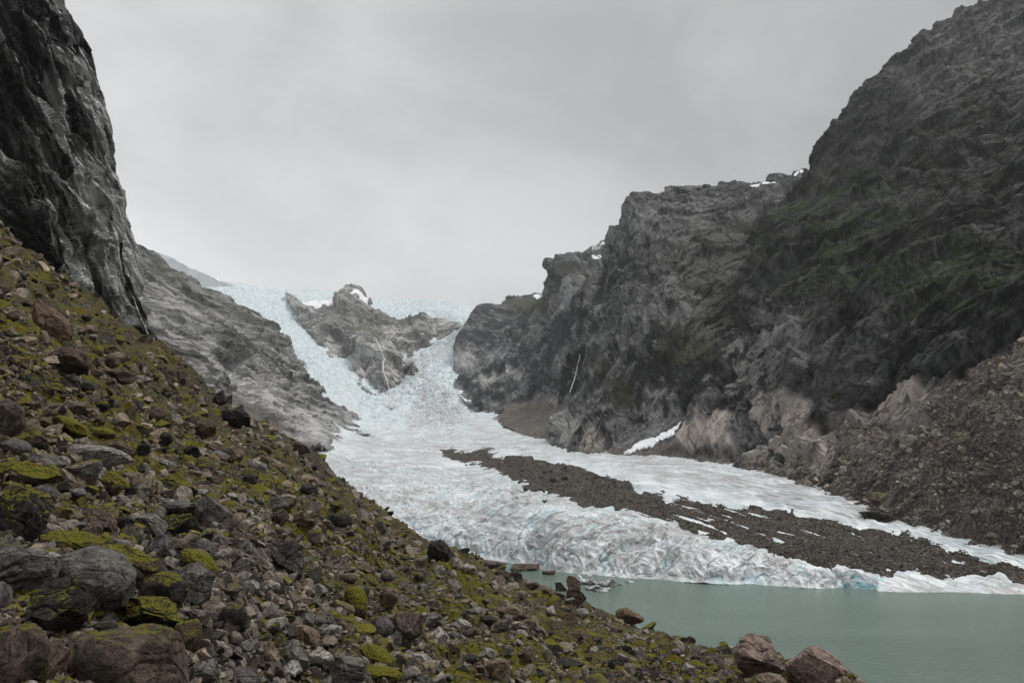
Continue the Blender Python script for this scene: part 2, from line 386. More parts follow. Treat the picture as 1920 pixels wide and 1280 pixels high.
def boulder_mat(name, use_attr=False, grain=.35):
    """tint = stone colour, moss = how much of the upper side is overgrown"""
    t = NT(name)
    if use_attr:
        a = t.n('ShaderNodeAttribute'); a.attribute_name = 'tint'; lum = a.outputs['Fac']
        b = t.attr('warm')
        tint = t.mix(b, t.mix(lum, (.014, .013, .012), (.36, .345, .32)), t.mix(lum, (.018, .012, .008), (.33, .265, .20)))
        moss = t.attr('mossy'); vec = t.pos['Position']
    else:
        oi = t.n('ShaderNodeObjectInfo'); tint = oi.outputs['Color']; moss = oi.outputs['Alpha']; vec = t.pos['Position']
        rv = t.n('ShaderNodeCombineXYZ'); r_ = t.math('MULTIPLY', oi.outputs['Random'], 91.); t.l(r_, rv.inputs[0]); t.l(r_, rv.inputs[2])
        ad = t.n('ShaderNodeVectorMath', operation='ADD'); t.l(vec, ad.inputs[0]); t.l(rv.outputs[0], ad.inputs[1]); vec = ad.outputs[0]
    at_ = t.n('ShaderNodeAttribute'); at_.attribute_name = 'size'
    sz = t.math('MAXIMUM', at_.outputs['Fac'], .05)
    dv = t.n('ShaderNodeVectorMath', operation='DIVIDE'); t.l(vec, dv.inputs[0])
    cz = t.n('ShaderNodeCombineXYZ')
    for k in range(3): t.l(sz, cz.inputs[k])
    t.l(cz.outputs[0], dv.inputs[1]); v = dv.outputs[0]
    n1 = t.noise(.7, v, 7, .7, .5); n2 = t.noise(.12, v, 6, .75, off=3)
    st = t.map((1, 1, .22), (R(25), R(30), 0), v); n3 = t.noise(.5, st, 5, .7, .3, off=7)
    col = t.mix(t.ramp(n1, .35, .68), t.mix(1., tint, (.42, .40, .38), 'MULTIPLY'), t.mix(1., tint, (1.7, 1.66, 1.58), 'MULTIPLY'))
    col = t.mix(t.ramp(n2, .50, .60, 0, .75), col, t.mix(1., tint, (.30, .28, .27), 'MULTIPLY'))
    col = t.mix(t.ramp(n3, .56, .66, 0, .55), col, t.mix(1., tint, (1.9, 1.85, 1.75), 'MULTIPLY'))
    nz = t.nz()
    mf = t.math('ADD', t.math('ADD', t.math('MULTIPLY', nz, .55), t.math('MULTIPLY', t.noise(.45, v, 6, .7, off=11), 1.1)), t.math('MULTIPLY', moss, 1.0))
    m = t.math('MULTIPLY', t.ramp(mf, 1.18, 1.36), t.ramp(moss, .02, .1))
    mc = t.mix(t.ramp(t.noise(.10, v, 5, .75, off=2), .35, .65), (.036, .038, .006), (.185, .165, .020))
    mc = t.mix(t.ramp(t.noise(.8, v, 4, .6, off=18), .60, .70, 0, .85), mc, (.12, .050, .010))
    col = t.mix(m, col, mc)
    h = t.math('ADD', t.math('ADD', n1, t.math('MULTIPLY', n2, .35)), t.math('MULTIPLY', n3, .4))
    b = t.n('ShaderNodeBump'); b.inputs['Strength'].default_value = .85; t.l(h, b.inputs['Height']); t.l(t.math('MULTIPLY', sz, grain), b.inputs['Distance'])
    return t.fin(col, t.mix(m, (.72, .72, .72), (.95, .95, .95)), b.outputs[0], .16)
M['boulder'] = boulder_mat('boulder_rock')
M['rubble'] = boulder_mat('rubble_stone', True, .3)

def plain(name, col, rough=.7, bump=0, bs=1., col2=None, ns=3.):
    t = NT(name)
    c = t.mix(t.ramp(t.noise(ns, None, 6, .65), .35, .65), col, col2 or col)
    nb = t.bump(t.noise(bs, None, 6, .6), bump) if bump else None
    return t.fin(c, rough, nb, .3)
M['snow'] = plain('old_snow', (.60, .62, .63), .6, .4, 3, (.80, .82, .83), 6)
M['snowfield'] = plain('snowfield', (.60, .64, .66), .6, 1.5, 36, (.74, .77, .78), 50)
M['fall'] = plain('white_water', (.55, .56, .57), .5, .5, 1.2, (.8, .8, .8), 2)
M['floe'] = plain('dirty_floe_ice', (.13, .125, .12), .5, .3, .8, (.74, .77, .78), 2.2)
M['mud'] = plain('wet_silt', (.06, .05, .042), .5, .2, .6, (.14, .12, .10), 2)

def water_mat():
    t = NT('milky_glacier_water')
    P = t.pos['Position']
    n = t.noise(40, t.map((2.5, 1, 1)), 4, .55)
    col = t.mix(t.ramp(n, .35, .65), (.085, .132, .106), (.108, .158, .130))
    n2 = t.noise(1.4, t.map((1.8, 1, 1)), 5, .6, .4)
    n3 = t.noise(.5, t.map((1.5, 1, 1)), 3, .6, off=3)
    nb = t.bump(n2, .9, .8); nb = t.bump(n3, .30, .8, nb)
    return t.fin(col, .2, nb, .32)
M['water'] = water_mat()
M['bed'] = plain('valley_floor_silt', (.06, .06, .055), .9, .3, 5, (.09, .085, .08), 20)

# ------------------------------------------------------------------ ground sheet and lake
def disc(name, z, r, cy, mat, nr=60, na=120):
    a = np.linspace(0, 2 * math.pi, na, endpoint=False); rr = (np.linspace(0, 1, nr) ** 1.6) * r + .5
    V = np.stack([np.outer(rr, np.cos(a)).ravel(), cy + np.outer(rr, np.sin(a)).ravel(), np.full(nr * na, z)], -1)
    i = np.arange(nr * na).reshape(nr, na); j = np.roll(i, -1, 1)
    Fq = np.stack([i[:-1].ravel(), i[1:].ravel(), j[1:].ravel(), j[:-1].ravel()], -1)
    return build(name, V, Fq, mat)
o = disc('ground', LAKE - 5, 7900, 1400, M['bed']); tag(o, 'grey silty valley floor beneath the lake and the glacier', 'ground', kind='structure')

front = [(-200, 1040), (820, 1042), (900, 1047), (960, 1056), (1000, 1064), (1100, 1076), (1250, 1087), (1400, 1094), (1560, 1102), (1640, 1107), (1780, 1109), (1920, 1113), (2400, 1135)]
XL = np.array([-60, 900, 900, -60]); 
lake = build('lake', np.array([[-120, 60, LAKE], [700, 60, LAKE], [700, 420, LAKE], [-120, 420, LAKE]]), np.array([[0, 1, 2, 3]]), M['water'], smooth=False)
tag(lake, 'milky turquoise meltwater lake below the glacier front', 'lake', kind='structure')

# ------------------------------------------------------------------ glacier
icepts = [(600, 850, 560), (700, 900, 470), (700, 950, 400), (730, 790, 850), (900, 850, 620), (800, 900, 470), (850, 985, 368),
          (1000, 930, 395), (1000, 890, 460), (1000, 985, 350), (1100, 850, 590), (1100, 1000, 333), (1200, 850, 560), (1200, 915, 400), (1200, 970, 345), (1400, 880, 470), (1350, 1020, 314),
          (1500, 900, 430), (1500, 970, 350), (1550, 1050, 301), (1750, 1000, 330), (1750, 1075, 292), (1920, 1042, 305), (1920, 1095, 282), (2300, 1120, 282),
          (680, 790, 850), (640, 700, 1050), (560, 620, 1250), (480, 560, 1450), (430, 530, 1560), (380, 512, 1680), (300, 500, 1750), (600, 545, 1600), (700, 560, 1650), (650, 690, 1080),
          (800, 790, 870), (800, 700, 1040), (860, 620, 1200), (880, 600, 1260), (720, 610, 1430), (830, 612, 1330), (800, 565, 1560), (890, 577, 1480), (950, 790, 830), (1000, 810, 760), (940, 700, 1150),
          (735, 690, 1110), (400, 700, 1000), (300, 900, 520)]
icepts += [(x, y, float(lakeD(x, y)) * 1.0) for x, y in front[1:] if x <= 1920]
iced = Depth(icepts)
iceTop = [(150, 500), (300, 505), (380, 514), (430, 530), (490, 538), (540, 541), (620, 545), (700, 562), (740, 560), (790, 558), (830, 566), (890, 577), (960, 625), (1060, 700), (1200, 775), (1350, 822), (1550, 885), (1700, 945), (1920, 1005), (2300, 1100)]
iceBot = [(150, 1036), (820, 1046), (900, 1052), (960, 1061), (1000, 1068), (1100, 1080), (1250, 1091), (1400, 1098), (1560, 1106), (1640, 1111), (1780, 1113), (1920, 1117), (2300, 1135)]
iceBot = [(x, y - 1) for x, y in iceBot]
MOR = [(828, 836), (900, 843), (960, 862), (1040, 866), (1095, 880), (1150, 903), (1210, 922), (1270, 927), (1330, 938), (1400, 950), (1500, 966), (1600, 982), (1700, 1000), (1800, 1030), (1920, 1064), (2300, 1138),
       (2300, 1150), (1920, 1088), (1850, 1083), (1750, 1079), (1650, 1075), (1570, 1066), (1530, 1060), (1480, 1042), (1420, 1026), (1350, 1008), (1280, 990), (1220, 972), (1150, 956), (1100, 944), (1050, 930), (1000, 915), (930, 886), (870, 866), (835, 850)]
S = Sheet(iceBot, iceTop, 1500, 820, iced, back=50, blen=.5, bdrop=.02, xr=(150, 2300), roll=.06)
px, py, P = S.px, S.py, S.G
mor = polymask(px, py, MOR, 10); morw = polymask(px, py, MOR, 34)
fallm = np.maximum(polymask(px, py, [(100, 300), (1000, 300), (950, 640), (930, 770), (900, 800), (700, 800), (660, 790), (500, 700), (300, 560)], 30), 0)
conf = polymask(px, py, [(600, 830), (700, 800), (1000, 800), (2300, 950), (2300, 1120), (1400, 930), (1100, 860), (880, 850), (750, 850)], 18)
frontm = polymask(px, py, [(560, 850), (800, 865), (920, 885), (1050, 925), (1220, 965), (1420, 1015), (1570, 1070), (1700, 1080), (2300, 1110), (2300, 1200), (150, 1200), (150, 850)], 10)
face = sstep(-75, -8, py - np.interp(px, [p[0] for p in front], [p[1] for p in front])) * frontm
XY = P * np.array([1, 1, .6])
# seracs of the icefalls
wv = np.stack([fbm(XY / 45, 3, 3), fbm(XY / 45, 3, 9)], -1)
c1 = worley(XY[..., 0] / 17 + wv[..., 0] * .9, XY[..., 1] / 8 + wv[..., 1] * .9, 5)
c2 = worley(XY[..., 0] / 6.5 + wv[..., 0], XY[..., 1] / 3.5 + wv[..., 1], 8)
g1 = 1 - sstep(0, .35, c1[1] - c1[0]); g2 = 1 - sstep(0, .35, c2[1] - c2[0])
hs = 1.0 * c1[3] - 1.5 * g1 + 1.1 * c2[2] - 1.2 * g2 + 5 * fbm(XY / 60, 3, 22) + 1.3 * fbm(XY / 3.4, 3, 12) + 2.2 * fbm(XY / 12, 2, 14)
# scalloped, crevassed snout
q = XY / np.array([1., 1.4, 1.])
wq = np.stack([fbm(q / 16, 3, 30), fbm(q / 16, 3, 31), fbm(q / 16, 3, 32)], -1)
q1 = XY @ np.array([[.6, .8, 0], [-.8, .6, 0], [0, 0, 1]]) / np.array([8.5, 24, 16]); b1 = billow(q1 + wq * .45, 2, 33, .22); b2 = billow(q1 * 2.9 + wq * .8, 2, 37, .4)
fl = q * np.array([1, .25, .35]); b3 = billow(fl / 3.4 + wq * .9, 2, 51)
tip = 1 - .75 * sstep(1560, 1650, px)
hf = ((.35 - b1) * 3.5 + (.3 - b2) * .45 + 3 * fbm(q / 38, 2, 41) + face * ((.3 - b3) * 1.2) - 1.2 * creases(q1 * np.array([1.1, .55, .6]) + wq * .35, 2, 57, .03)) * tip
hc = .8 * fbm(XY / 14, 4, 61) + 1.3 * billow(XY @ np.array([[.6, .8, 0], [-.8, .6, 0], [0, 0, 1]]) / np.array([18, 2.2, 4]), 3, 63)
front_edge = sstep(0, 14, np.interp(px, [p[0] for p in front], [p[1] for p in front]) - py)
h = hs * fallm * (1 - frontm) + hf * frontm * (1 - fallm) * (.25 + .75 * front_edge) * (1 - .75 * morw) + hc * np.clip(1 - fallm - frontm, 0, 1)
h = h * (1 - mor * .85) - mor * .5
# bulge of the snout above the water
bul = 0 * sstep(0, 70, np.interp(px, [p[0] for p in front], [p[1] for p in front]) - py) * frontm
blue = np.clip(fallm * (.12 + .42 * np.maximum(g1 * .8, g2 * .7)) + frontm * sstep(.38, .62, b1) * .9 + frontm * .35 * sstep(.4, .6, b2) + .10, 0, 1)
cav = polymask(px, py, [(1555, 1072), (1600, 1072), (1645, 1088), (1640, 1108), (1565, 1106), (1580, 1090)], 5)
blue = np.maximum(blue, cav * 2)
dirt = np.clip(.25 + frontm * .65 + face * .55 + conf * .8 + polymask(px, py, [(560, 840), (700, 860), (860, 1040), (560, 1050)], 25) * .6
               + polymask(px, py, [(1200, 985), (1350, 1010), (1450, 1100), (1000, 1090), (1080, 1010)], 25) * .5
               + polymask(px, py, [(760, 770), (810, 700), (850, 760), (880, 800), (760, 790)], 15) * 1.0
               + polymask(px, py, [(730, 745), (775, 690), (775, 665), (870, 610), (870, 625), (800, 690), (740, 765)], 6) * .6, 0, 1)
crack = np.clip(frontm * 1.0 + .1, 0, 1) * (1 - fallm)
rag = polymask(px, py, [(1560, 1060), (1700, 1072), (2300, 1100), (2300, 1140), (1620, 1115)], 6)
dirt = np.maximum(dirt, rag * 1.0)
grit = np.clip(polymask(px, py, MOR, 34) * 1.5 - .05 + conf * .3 * (1 - fallm), 0, 1)
S.displace(h - cav * 1.2 + bul * 1.5, vertical=.1)
o = S.mesh('glacier', M['ice'], dict(blue=blue, dirt=dirt, crack=crack, grit=grit))
tag(o, 'blue-white valley glacier falling in two icefalls to a crevassed snout', 'glacier', kind='structure')
ICE_S = S
del S, hs, hf, hc, c1, c2, wv, wq

# medial moraine
mtop = MOR[:16]; mbot = [MOR[0]] + MOR[16:][::-1]
mtop = [(x, y - 14) for x, y in mtop]; mbot = [(x, y + 12) for x, y in mbot]
mtop[0] = (800, 822); mbot[0] = (800, 850)
S = Sheet(mbot, mtop, 1100, 150, iced, back=8, blen=.03, bdrop=.01, xr=(800, 2300))
nz_ = fbm(S.G / 9, 4, 71); mk = polymask(S.px, S.py, MOR, 9)
st = fbm(S.G @ np.array([[.6, .8, 0], [-.8, .6, 0], [0, 0, 1]]) / np.array([30, 4, 6]), 3, 77)
isl = polymask(S.px, S.py, [(1230, 915), (1400, 945), (1540, 975), (1600, 1000), (1500, 1005), (1300, 985), (1200, 960)], 20) * sstep(.22, .46, st) * .8
edge = sstep(.32, .62, mk + nz_ * .55 - isl * 1.4)
hump = polymask(S.px, S.py, [(960, 868), (1040, 866), (1095, 880), (1190, 910), (1180, 925), (1100, 925), (1000, 905)], 16)
hh = -1.6 + edge * 1.7 + hump * 3.0 + edge * (.5 * fbm(S.G / 14, 3, 80) + .12 * billow(S.G / 2.6, 3, 81))
hh = np.where(S.v > 1, hh - 2, hh)
S.displace(hh, vertical=.5)
o = S.mesh('moraine', M['moraine']); tag(o, 'dark band of gravel moraine running down the glacier', 'moraine', kind='structure')
MORS = S

# ------------------------------------------------------------------ mountains
def near_ice(px, py, f=1.0): return [(x, y, float(iced(x, y)) * f) for x, y in zip(px, py)]
SH = {}
def mountain(name, S, mat, h, attrs, label):
    z = np.zeros(S.px.shape); a = dict(pink=z, pale=z, veg=z, scree=z); a.update(attrs)
    S.displace(h); o = S.mesh(name, mat, a, False); tag(o, label, 'mountain', kind='structure'); SH[name] = S; return o

# spur left of the big icefall
top = [(150, 425), (235, 452), (262, 462), (290, 482), (360, 527), (410, 556), (470, 582), (515, 606), (534, 622), (545, 650), (575, 690), (600, 725), (612, 745), (640, 765), (665, 790), (682, 806), (700, 822)]
bot = [(150, 640), (225, 700), (330, 735), (450, 805), (560, 850), (600, 850), (650, 845), (682, 832), (700, 836)]
d = Depth([(150, 640, 420), (330, 735, 450), (450, 790, 500), (560, 838, 560), (600, 838, 590), (650, 830, 680), (682, 812, 790), (640, 765, 850), (600, 725, 900), (545, 650, 980),
           (534, 622, 1010), (470, 582, 1030), (360, 527, 1050), (235, 452, 1080), (150, 425, 1060), (300, 600, 720), (400, 640, 720), (500, 700, 780), (450, 740, 640), (560, 780, 690), (300, 680, 560)])
S = Sheet(bot, top, 760, 480, d, back=40, blen=.35, bdrop=.05, roll=.05, xr=(150, 700))
Q = S.G @ FR['spur']
h = .22 * facets(Q, (46, 20), 1, 5, crack=.25) + 3 * fbm(Q / np.array([90, 90, 10]), 4, 101) + 0 - 2.4 * creases(Q / np.array([90, 90, 18]), 1, 105, .05)
led = polymask(S.px, S.py, [(330, 600), (400, 600), (530, 625), (560, 690), (600, 735), (560, 740), (480, 690), (400, 680), (340, 640)], 18)
h = h + led * (4 * billow(S.G / np.array([16, 16, 12]), 4, 107) - 5)
apron = polymask(S.px, S.py, [(400, 730), (455, 745), (500, 790), (560, 825), (600, 842), (560, 860), (420, 800), (380, 760)], 6)
mountain('mountain_spur', S, M['spur'], h * (1 - .8 * apron),
         dict(veg=np.clip(polymask(S.px, S.py, [(230, 470), (300, 480), (420, 555), (530, 615), (540, 640), (440, 600), (330, 540), (240, 520)], 20) * .6 + .4 * polymask(S.px, S.py, [(460, 735), (490, 780), (530, 810), (500, 800)], 10), 0, 1) * .8,
              pale=np.clip(polymask(S.px, S.py, [(340, 650), (480, 700), (560, 740), (690, 800), (640, 840), (540, 830), (440, 740)], 15) + .6 * polymask(S.px, S.py, [(260, 540), (340, 560), (440, 580), (330, 640), (280, 620)], 15), 0, 1),
              scree=apron), 'layered pale grey rock spur left of the larger icefall')

# snow ridge high behind the spur
top = [(100, 380), (235, 447), (262, 458), (320, 482), (360, 505), (400, 518), (440, 536), (480, 556)]
bot = [(x, y + 90) for x, y in top]
S = Sheet(bot, top, 150, 60, lambda x, y: 1620 + 0 * x, back=20, blen=.3, bdrop=.03, xr=(100, 480))
S.displace(8 * fbm(S.G / 60, 4, 88))
RIDGE_S = S
o = S.mesh('snow_ridge', M['snowfield']); tag(o, 'misty snow-covered ridge behind the left spur', 'snowfield', kind='structure')

# rock island between the icefalls
top = [(536, 546), (543, 549), (552, 553), (560, 561), (570, 566), (580, 558), (600, 552), (625, 546), (640, 539), (655, 537), (672, 543), (688, 552), (694, 562), (700, 580), (720, 588), (750, 595), (790, 590), (825, 600), (846, 602), (864, 605)]
bot = [(536, 549), (543, 560), (556, 588), (575, 612), (600, 642), (650, 692), (700, 737), (722, 755), (735, 762), (752, 742), (768, 716), (776, 700), (769, 676), (784, 658), (815, 636), (840, 620), (856, 610), (864, 606)]
dp = near_ice(*zip(*bot), f=1.0) + [(572, 566, 1480), (600, 556, 1500), (655, 537, 1540), (690, 556, 1540), (720, 588, 1440), (760, 594, 1400), (800, 595, 1380), (850, 604, 1320), (620, 600, 1270), (680, 640, 1160), (720, 690, 1040), (740, 640, 1180), (800, 630, 1240)]
S = Sheet([(x, y + 5) for x, y in bot], top, 640, 380, Depth(dp), back=20, blen=.15, bdrop=.02, roll=0, xr=(536, 864))
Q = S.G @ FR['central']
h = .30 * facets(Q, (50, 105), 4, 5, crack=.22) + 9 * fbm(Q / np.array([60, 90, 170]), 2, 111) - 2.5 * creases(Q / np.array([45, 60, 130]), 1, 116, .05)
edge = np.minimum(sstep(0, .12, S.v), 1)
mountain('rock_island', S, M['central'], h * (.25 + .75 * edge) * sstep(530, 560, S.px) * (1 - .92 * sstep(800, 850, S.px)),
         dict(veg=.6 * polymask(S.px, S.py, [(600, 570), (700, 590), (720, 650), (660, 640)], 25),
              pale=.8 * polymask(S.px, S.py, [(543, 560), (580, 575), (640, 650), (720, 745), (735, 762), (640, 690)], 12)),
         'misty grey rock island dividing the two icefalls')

# far headland
top = [(850, 652), (855, 640), (862, 624), (875, 602), (888, 584), (900, 577), (945, 574), (949, 566), (955, 556), (985, 552), (1022, 545), (1028, 520), (1031, 492), (1042, 475), (1058, 472), (1078, 470), (1100, 464), (1118, 458), (1142, 449), (1160, 440), (1230, 420)]
bot = [(850, 690), (852, 728), (862, 742), (880, 762), (905, 785), (925, 796), (975, 815), (1030, 838), (1060, 848), (1100, 856), (1230, 870)]
DH = lambda d: (lambda x, y: d(x, y) * (1 + .45 * sstep(1080, 1190, np.asarray(x, float))))
dp = near_ice(*zip(*[(843, 700), (846, 724), (880, 760), (920, 793), (975, 812), (1030, 833), (1060, 843), (1100, 850), (1230, 862)])) + \
    [(869, 598, 1150), (900, 577, 1260), (945, 574, 1290), (1022, 545, 1300), (1031, 492, 1150), (1058, 472, 1180), (1142, 449, 1300), (950, 680, 1000), (1000, 600, 1080), (1060, 560, 960), (1100, 620, 850), (1050, 700, 830), (980, 760, 860), (1200, 600, 850), (900, 680, 1040)]
S = Sheet(bot, top, 600, 560, DH(Depth(dp)), back=40, blen=.35, bdrop=.05, roll=.03, xr=(850, 1230))
Q = S.G @ FR['head']
h = .32 * facets(Q, (34, 70), 6, 4, crack=.20) + 8 * fbm(Q / np.array([60, 90, 120]), 2, 121) - 1.5 * creases(Q / np.array([30, 50, 90]), 1, 126, .05)
notch = polymask(S.px, S.py, [(1100, 470), (1135, 500), (1120, 600), (1085, 700), (1100, 560)], 14)
scree = polymask(S.px, S.py, [(925, 796), (955, 760), (1010, 740), (1035, 735), (1055, 770), (1060, 850), (1000, 850)], 8)
h = (h - notch * 14) * (1 - .75 * scree) * (.2 + .8 * sstep(850, 905, S.px))
streaks = np.maximum(polymask(S.px, S.py, [(885, 715), (905, 700), (950, 690), (975, 685), (978, 698), (945, 708), (930, 730), (915, 735), (900, 722)], 6), polymask(S.px, S.py, [(848, 665), (870, 655), (895, 665), (885, 680), (855, 680)], 6))
mountain('mountain_headland', S, M['head'], h,
         dict(veg=polymask(S.px, S.py, [(930, 570), (1025, 548), (1045, 560), (1030, 590), (960, 585)], 10) * .9 + .4 * polymask(S.px, S.py, [(1040, 490), (1120, 500), (1120, 530), (1050, 520)], 12),
              pale=streaks * 1.2 + .35 * scree + .6 * polymask(S.px, S.py, [(845, 700), (862, 720), (900, 790), (925, 800), (870, 790)], 8), pink=.9 * polymask(S.px, S.py, [(905, 770), (935, 775), (930, 800), (900, 795)], 7) + polymask(S.px, S.py, [(1015, 755), (1040, 740), (1050, 790), (1030, 790)], 7), scree=scree),
         'dark cliff headland right of the smaller icefall')

# middle mountain wall
top = [(1028, 842), (1040, 800), (1052, 765), (1068, 715), (1085, 650), (1102, 600), (1118, 560), (1128, 530), (1133, 500), (1146, 462), (1156, 430), (1166, 408), (1178, 385), (1190, 368), (1215, 358), (1255, 354), (1300, 352), (1340, 350), (1375, 342), (1430, 338), (1468, 328), (1520, 320), (1580, 310)]
bot = [(1028, 850), (1060, 852), (1100, 858), (1200, 862), (1300, 872), (1380, 884), (1450, 895), (1560, 940), (1600, 960)]
dp = near_ice(*zip(*[(1030, 838), (1060, 845), (1100, 851), (1200, 856), (1300, 864), (1380, 875), (1450, 888), (1560, 930)])) + \
    [(1052, 765, 700), (1085, 650, 790), (1118, 560, 850), (1146, 462, 880), (1190, 368, 900), (1300, 352, 1000), (1430, 338, 1090), (1520, 320, 1120), (1150, 650, 700), (1200, 520, 740), (1300, 600, 640), (1400, 600, 650), (1350, 450, 820), (1250, 760, 590), (1350, 780, 530), (1450, 700, 540)]
S = Sheet(bot, top, 900, 760, Depth(dp), back=40, blen=.4, bdrop=.04, roll=.02)
Q = S.G @ FR['mid']
gul = billow(Q / np.array([55, 90, 240]), 2, 130)
h = .42 * facets(Q, (28, 60), 9, 4, crack=.20) + 13 * (gul - .35) - 1.5 * creases(Q / np.array([30, 50, 110]), 1, 136, .05)
scree = np.clip(polymask(S.px, S.py, [(1028, 860), (1060, 845), (1110, 845), (1160, 835), (1190, 825), (1240, 822), (1300, 855), (1400, 862), (1500, 880), (1600, 930), (1600, 990), (1028, 990)], 7), 0, 1)
edge = sstep(1028, 1045, S.px)
snow_hollow = np.clip(polymask(S.px, S.py, [(1130, 866), (1160, 828), (1205, 805), (1270, 778), (1298, 780), (1270, 828), (1235, 862), (1195, 870)], 6), 0, 1)
mountain('mountain_wall', S, M['mid'], h * (1 - .8 * np.maximum(scree, snow_hollow * 1.15)) * (.15 + .85 * edge),
         dict(veg=np.clip(.75 * polymask(S.px, S.py, [(1110, 690), (1180, 700), (1190, 750), (1130, 740)], 20) + .9 * polymask(S.px, S.py, [(1250, 620), (1320, 640), (1320, 680), (1240, 670)], 20) + .45 * polymask(S.px, S.py, [(1250, 480), (1420, 420), (1450, 700), (1330, 700)], 40), 0, 1),
              pink=np.clip(polymask(S.px, S.py, [(1090, 830), (1120, 805), (1140, 830), (1120, 850), (1080, 850)], 7) + polymask(S.px, S.py, [(1240, 840), (1280, 800), (1370, 790), (1380, 850), (1300, 850)], 10), 0, 1) * .9,
              pale=np.clip(.8 * polymask(S.px, S.py, [(1040, 800), (1060, 760), (1090, 780), (1060, 840), (1040, 840)], 10) + .7 * polymask(S.px, S.py, [(1210, 740), (1250, 730), (1280, 780), (1220, 800)], 12) + .4 * polymask(S.px, S.py, [(1190, 375), (1330, 400), (1340, 440), (1200, 420)], 20), 0, 1), scree=scree),
         'dark grey mountain wall beside the upper glacier')

# giant mountain on the right, with its scree slope
top = [(1345, 868), (1352, 820), (1360, 760), (1368, 700), (1378, 640), (1388, 580), (1398, 520), (1412, 470), (1432, 425), (1458, 395), (1480, 365), (1505, 335), (1528, 292), (1548, 268), (1575, 235), (1600, 205), (1622, 170), (1650, 140), (1675, 108), (1700, 90), (1735, 62), (1765, 42), (1800, 25), (1850, 8), (1900, -12), (1990, -50), (2300, -140)]
bot = [(1345, 878), (1400, 886), (1450, 896), (1500, 915), (1560, 940), (1650, 975), (1700, 992), (1800, 1022), (1920, 1058), (2300, 1140)]
dp = near_ice(*zip(*[(1345, 870), (1450, 890), (1500, 906), (1560, 930), (1700, 985), (1920, 1050), (2300, 1130)])) + \
    [(1360, 760, 540), (1388, 580, 610), (1412, 470, 680), (1505, 335, 760), (1600, 205, 800), (1735, 62, 830), (1900, -12, 840), (2300, -140, 800), (1450, 740, 500), (1500, 600, 520), (1600, 420, 600), (1700, 300, 640), (1850, 200, 660),
     (1600, 700, 450), (1700, 600, 450), (1850, 450, 500), (1900, 620, 400), (1650, 820, 405), (1800, 800, 360), (1920, 800, 330), (2300, 600, 330), (1500, 830, 455), (1920, 930, 315), (1800, 920, 340)]
S = Sheet(bot, top, 1150, 1050, Depth(dp), back=50, blen=.4, bdrop=.05, roll=.02)
Q = S.G @ FR['giant']
scree = np.clip(polymask(S.px, S.py, [(1345, 900), (1400, 862), (1450, 855), (1540, 850), (1560, 800), (1620, 800), (1700, 790), (1745, 740), (1800, 700), (1880, 650), (1960, 590), (2400, 500), (2400, 1300), (1345, 1100)], 9), 0, 1)
h = .50 * facets(Q, (24, 34), 12, 4, crack=.20) + 9 * (billow(Q / np.array([40, 60, 110]), 2, 140) - .3) - 1.2 * creases(Q / np.array([30, 40, 60]), 1, 147, .05)
hs = 2.5 * fbm(S.G / 40, 3, 150) + .8 * billow(S.G / 6, 4, 152) + .5 * facets(Q, (7, 7), 20, 3)
bench = polymask(S.px, S.py, [(1430, 400), (1540, 360), (1640, 375), (1660, 400), (1560, 420)], 15)
edge = sstep(1345, 1362, S.px)
hm = (h * (1 - scree) * (1 - .6 * bench) + hs * scree) * (.2 + .8 * edge)
toe = sstep(.10, .02, S.v) * sstep(1450, 1550, S.px)
vegm = np.clip(1.1 * polymask(S.px, S.py, [(1430, 400), (1500, 350), (1600, 345), (1690, 390), (1760, 440), (1900, 480), (1920, 620), (1750, 600), (1650, 560), (1550, 570), (1460, 540), (1420, 500)], 35)
               + .55 * polymask(S.px, S.py, [(1500, 300), (1600, 220), (1920, 100), (1920, 480), (1700, 400)], 50) * .5 + .9 * polymask(S.px, S.py, [(1730, 780), (1770, 730), (1790, 740), (1750, 800)], 8)
               + .9 * polymask(S.px, S.py, [(1545, 720), (1560, 730), (1590, 790), (1570, 780)], 9) + .04, 0, 1) * (.15 + .85 * sstep(-.22, .12, fbm(S.G / np.array([34, 34, 17]), 4, 296))) * (1 - scree * .8)
pinkm = np.clip(polymask(S.px, S.py, [(1360, 850), (1380, 800), (1420, 750), (1490, 740), (1530, 790), (1560, 820), (1550, 870), (1500, 880), (1400, 865)], 14) + polymask(S.px, S.py, [(1650, 770), (1660, 735), (1700, 715), (1735, 735), (1725, 765), (1690, 780)], 8)
                + .7 * polymask(S.px, S.py, [(1555, 780), (1620, 760), (1680, 790), (1740, 740), (1780, 730), (1740, 800), (1680, 850), (1580, 850)], 18) + polymask(S.px, S.py, [(1480, 800), (1560, 810), (1570, 880), (1520, 890)], 12), 0, 1)
mountain('mountain_giant', S, M['giant'], hm, dict(veg=vegm, pink=pinkm, scree=scree * (1 - .8 * pinkm),
         pale=np.clip(.8 * polymask(S.px, S.py, [(1380, 640), (1460, 640), (1480, 760), (1420, 800), (1380, 760)], 25) + .5 * polymask(S.px, S.py, [(1400, 540), (1560, 600), (1620, 700), (1480, 680)], 40) + .35 * polymask(S.px, S.py, [(1650, 120), (1800, 30), (1930, 20), (1930, 160), (1750, 200)], 30), 0, 1)),
         'towering dark mountain with green ledges and brown scree')

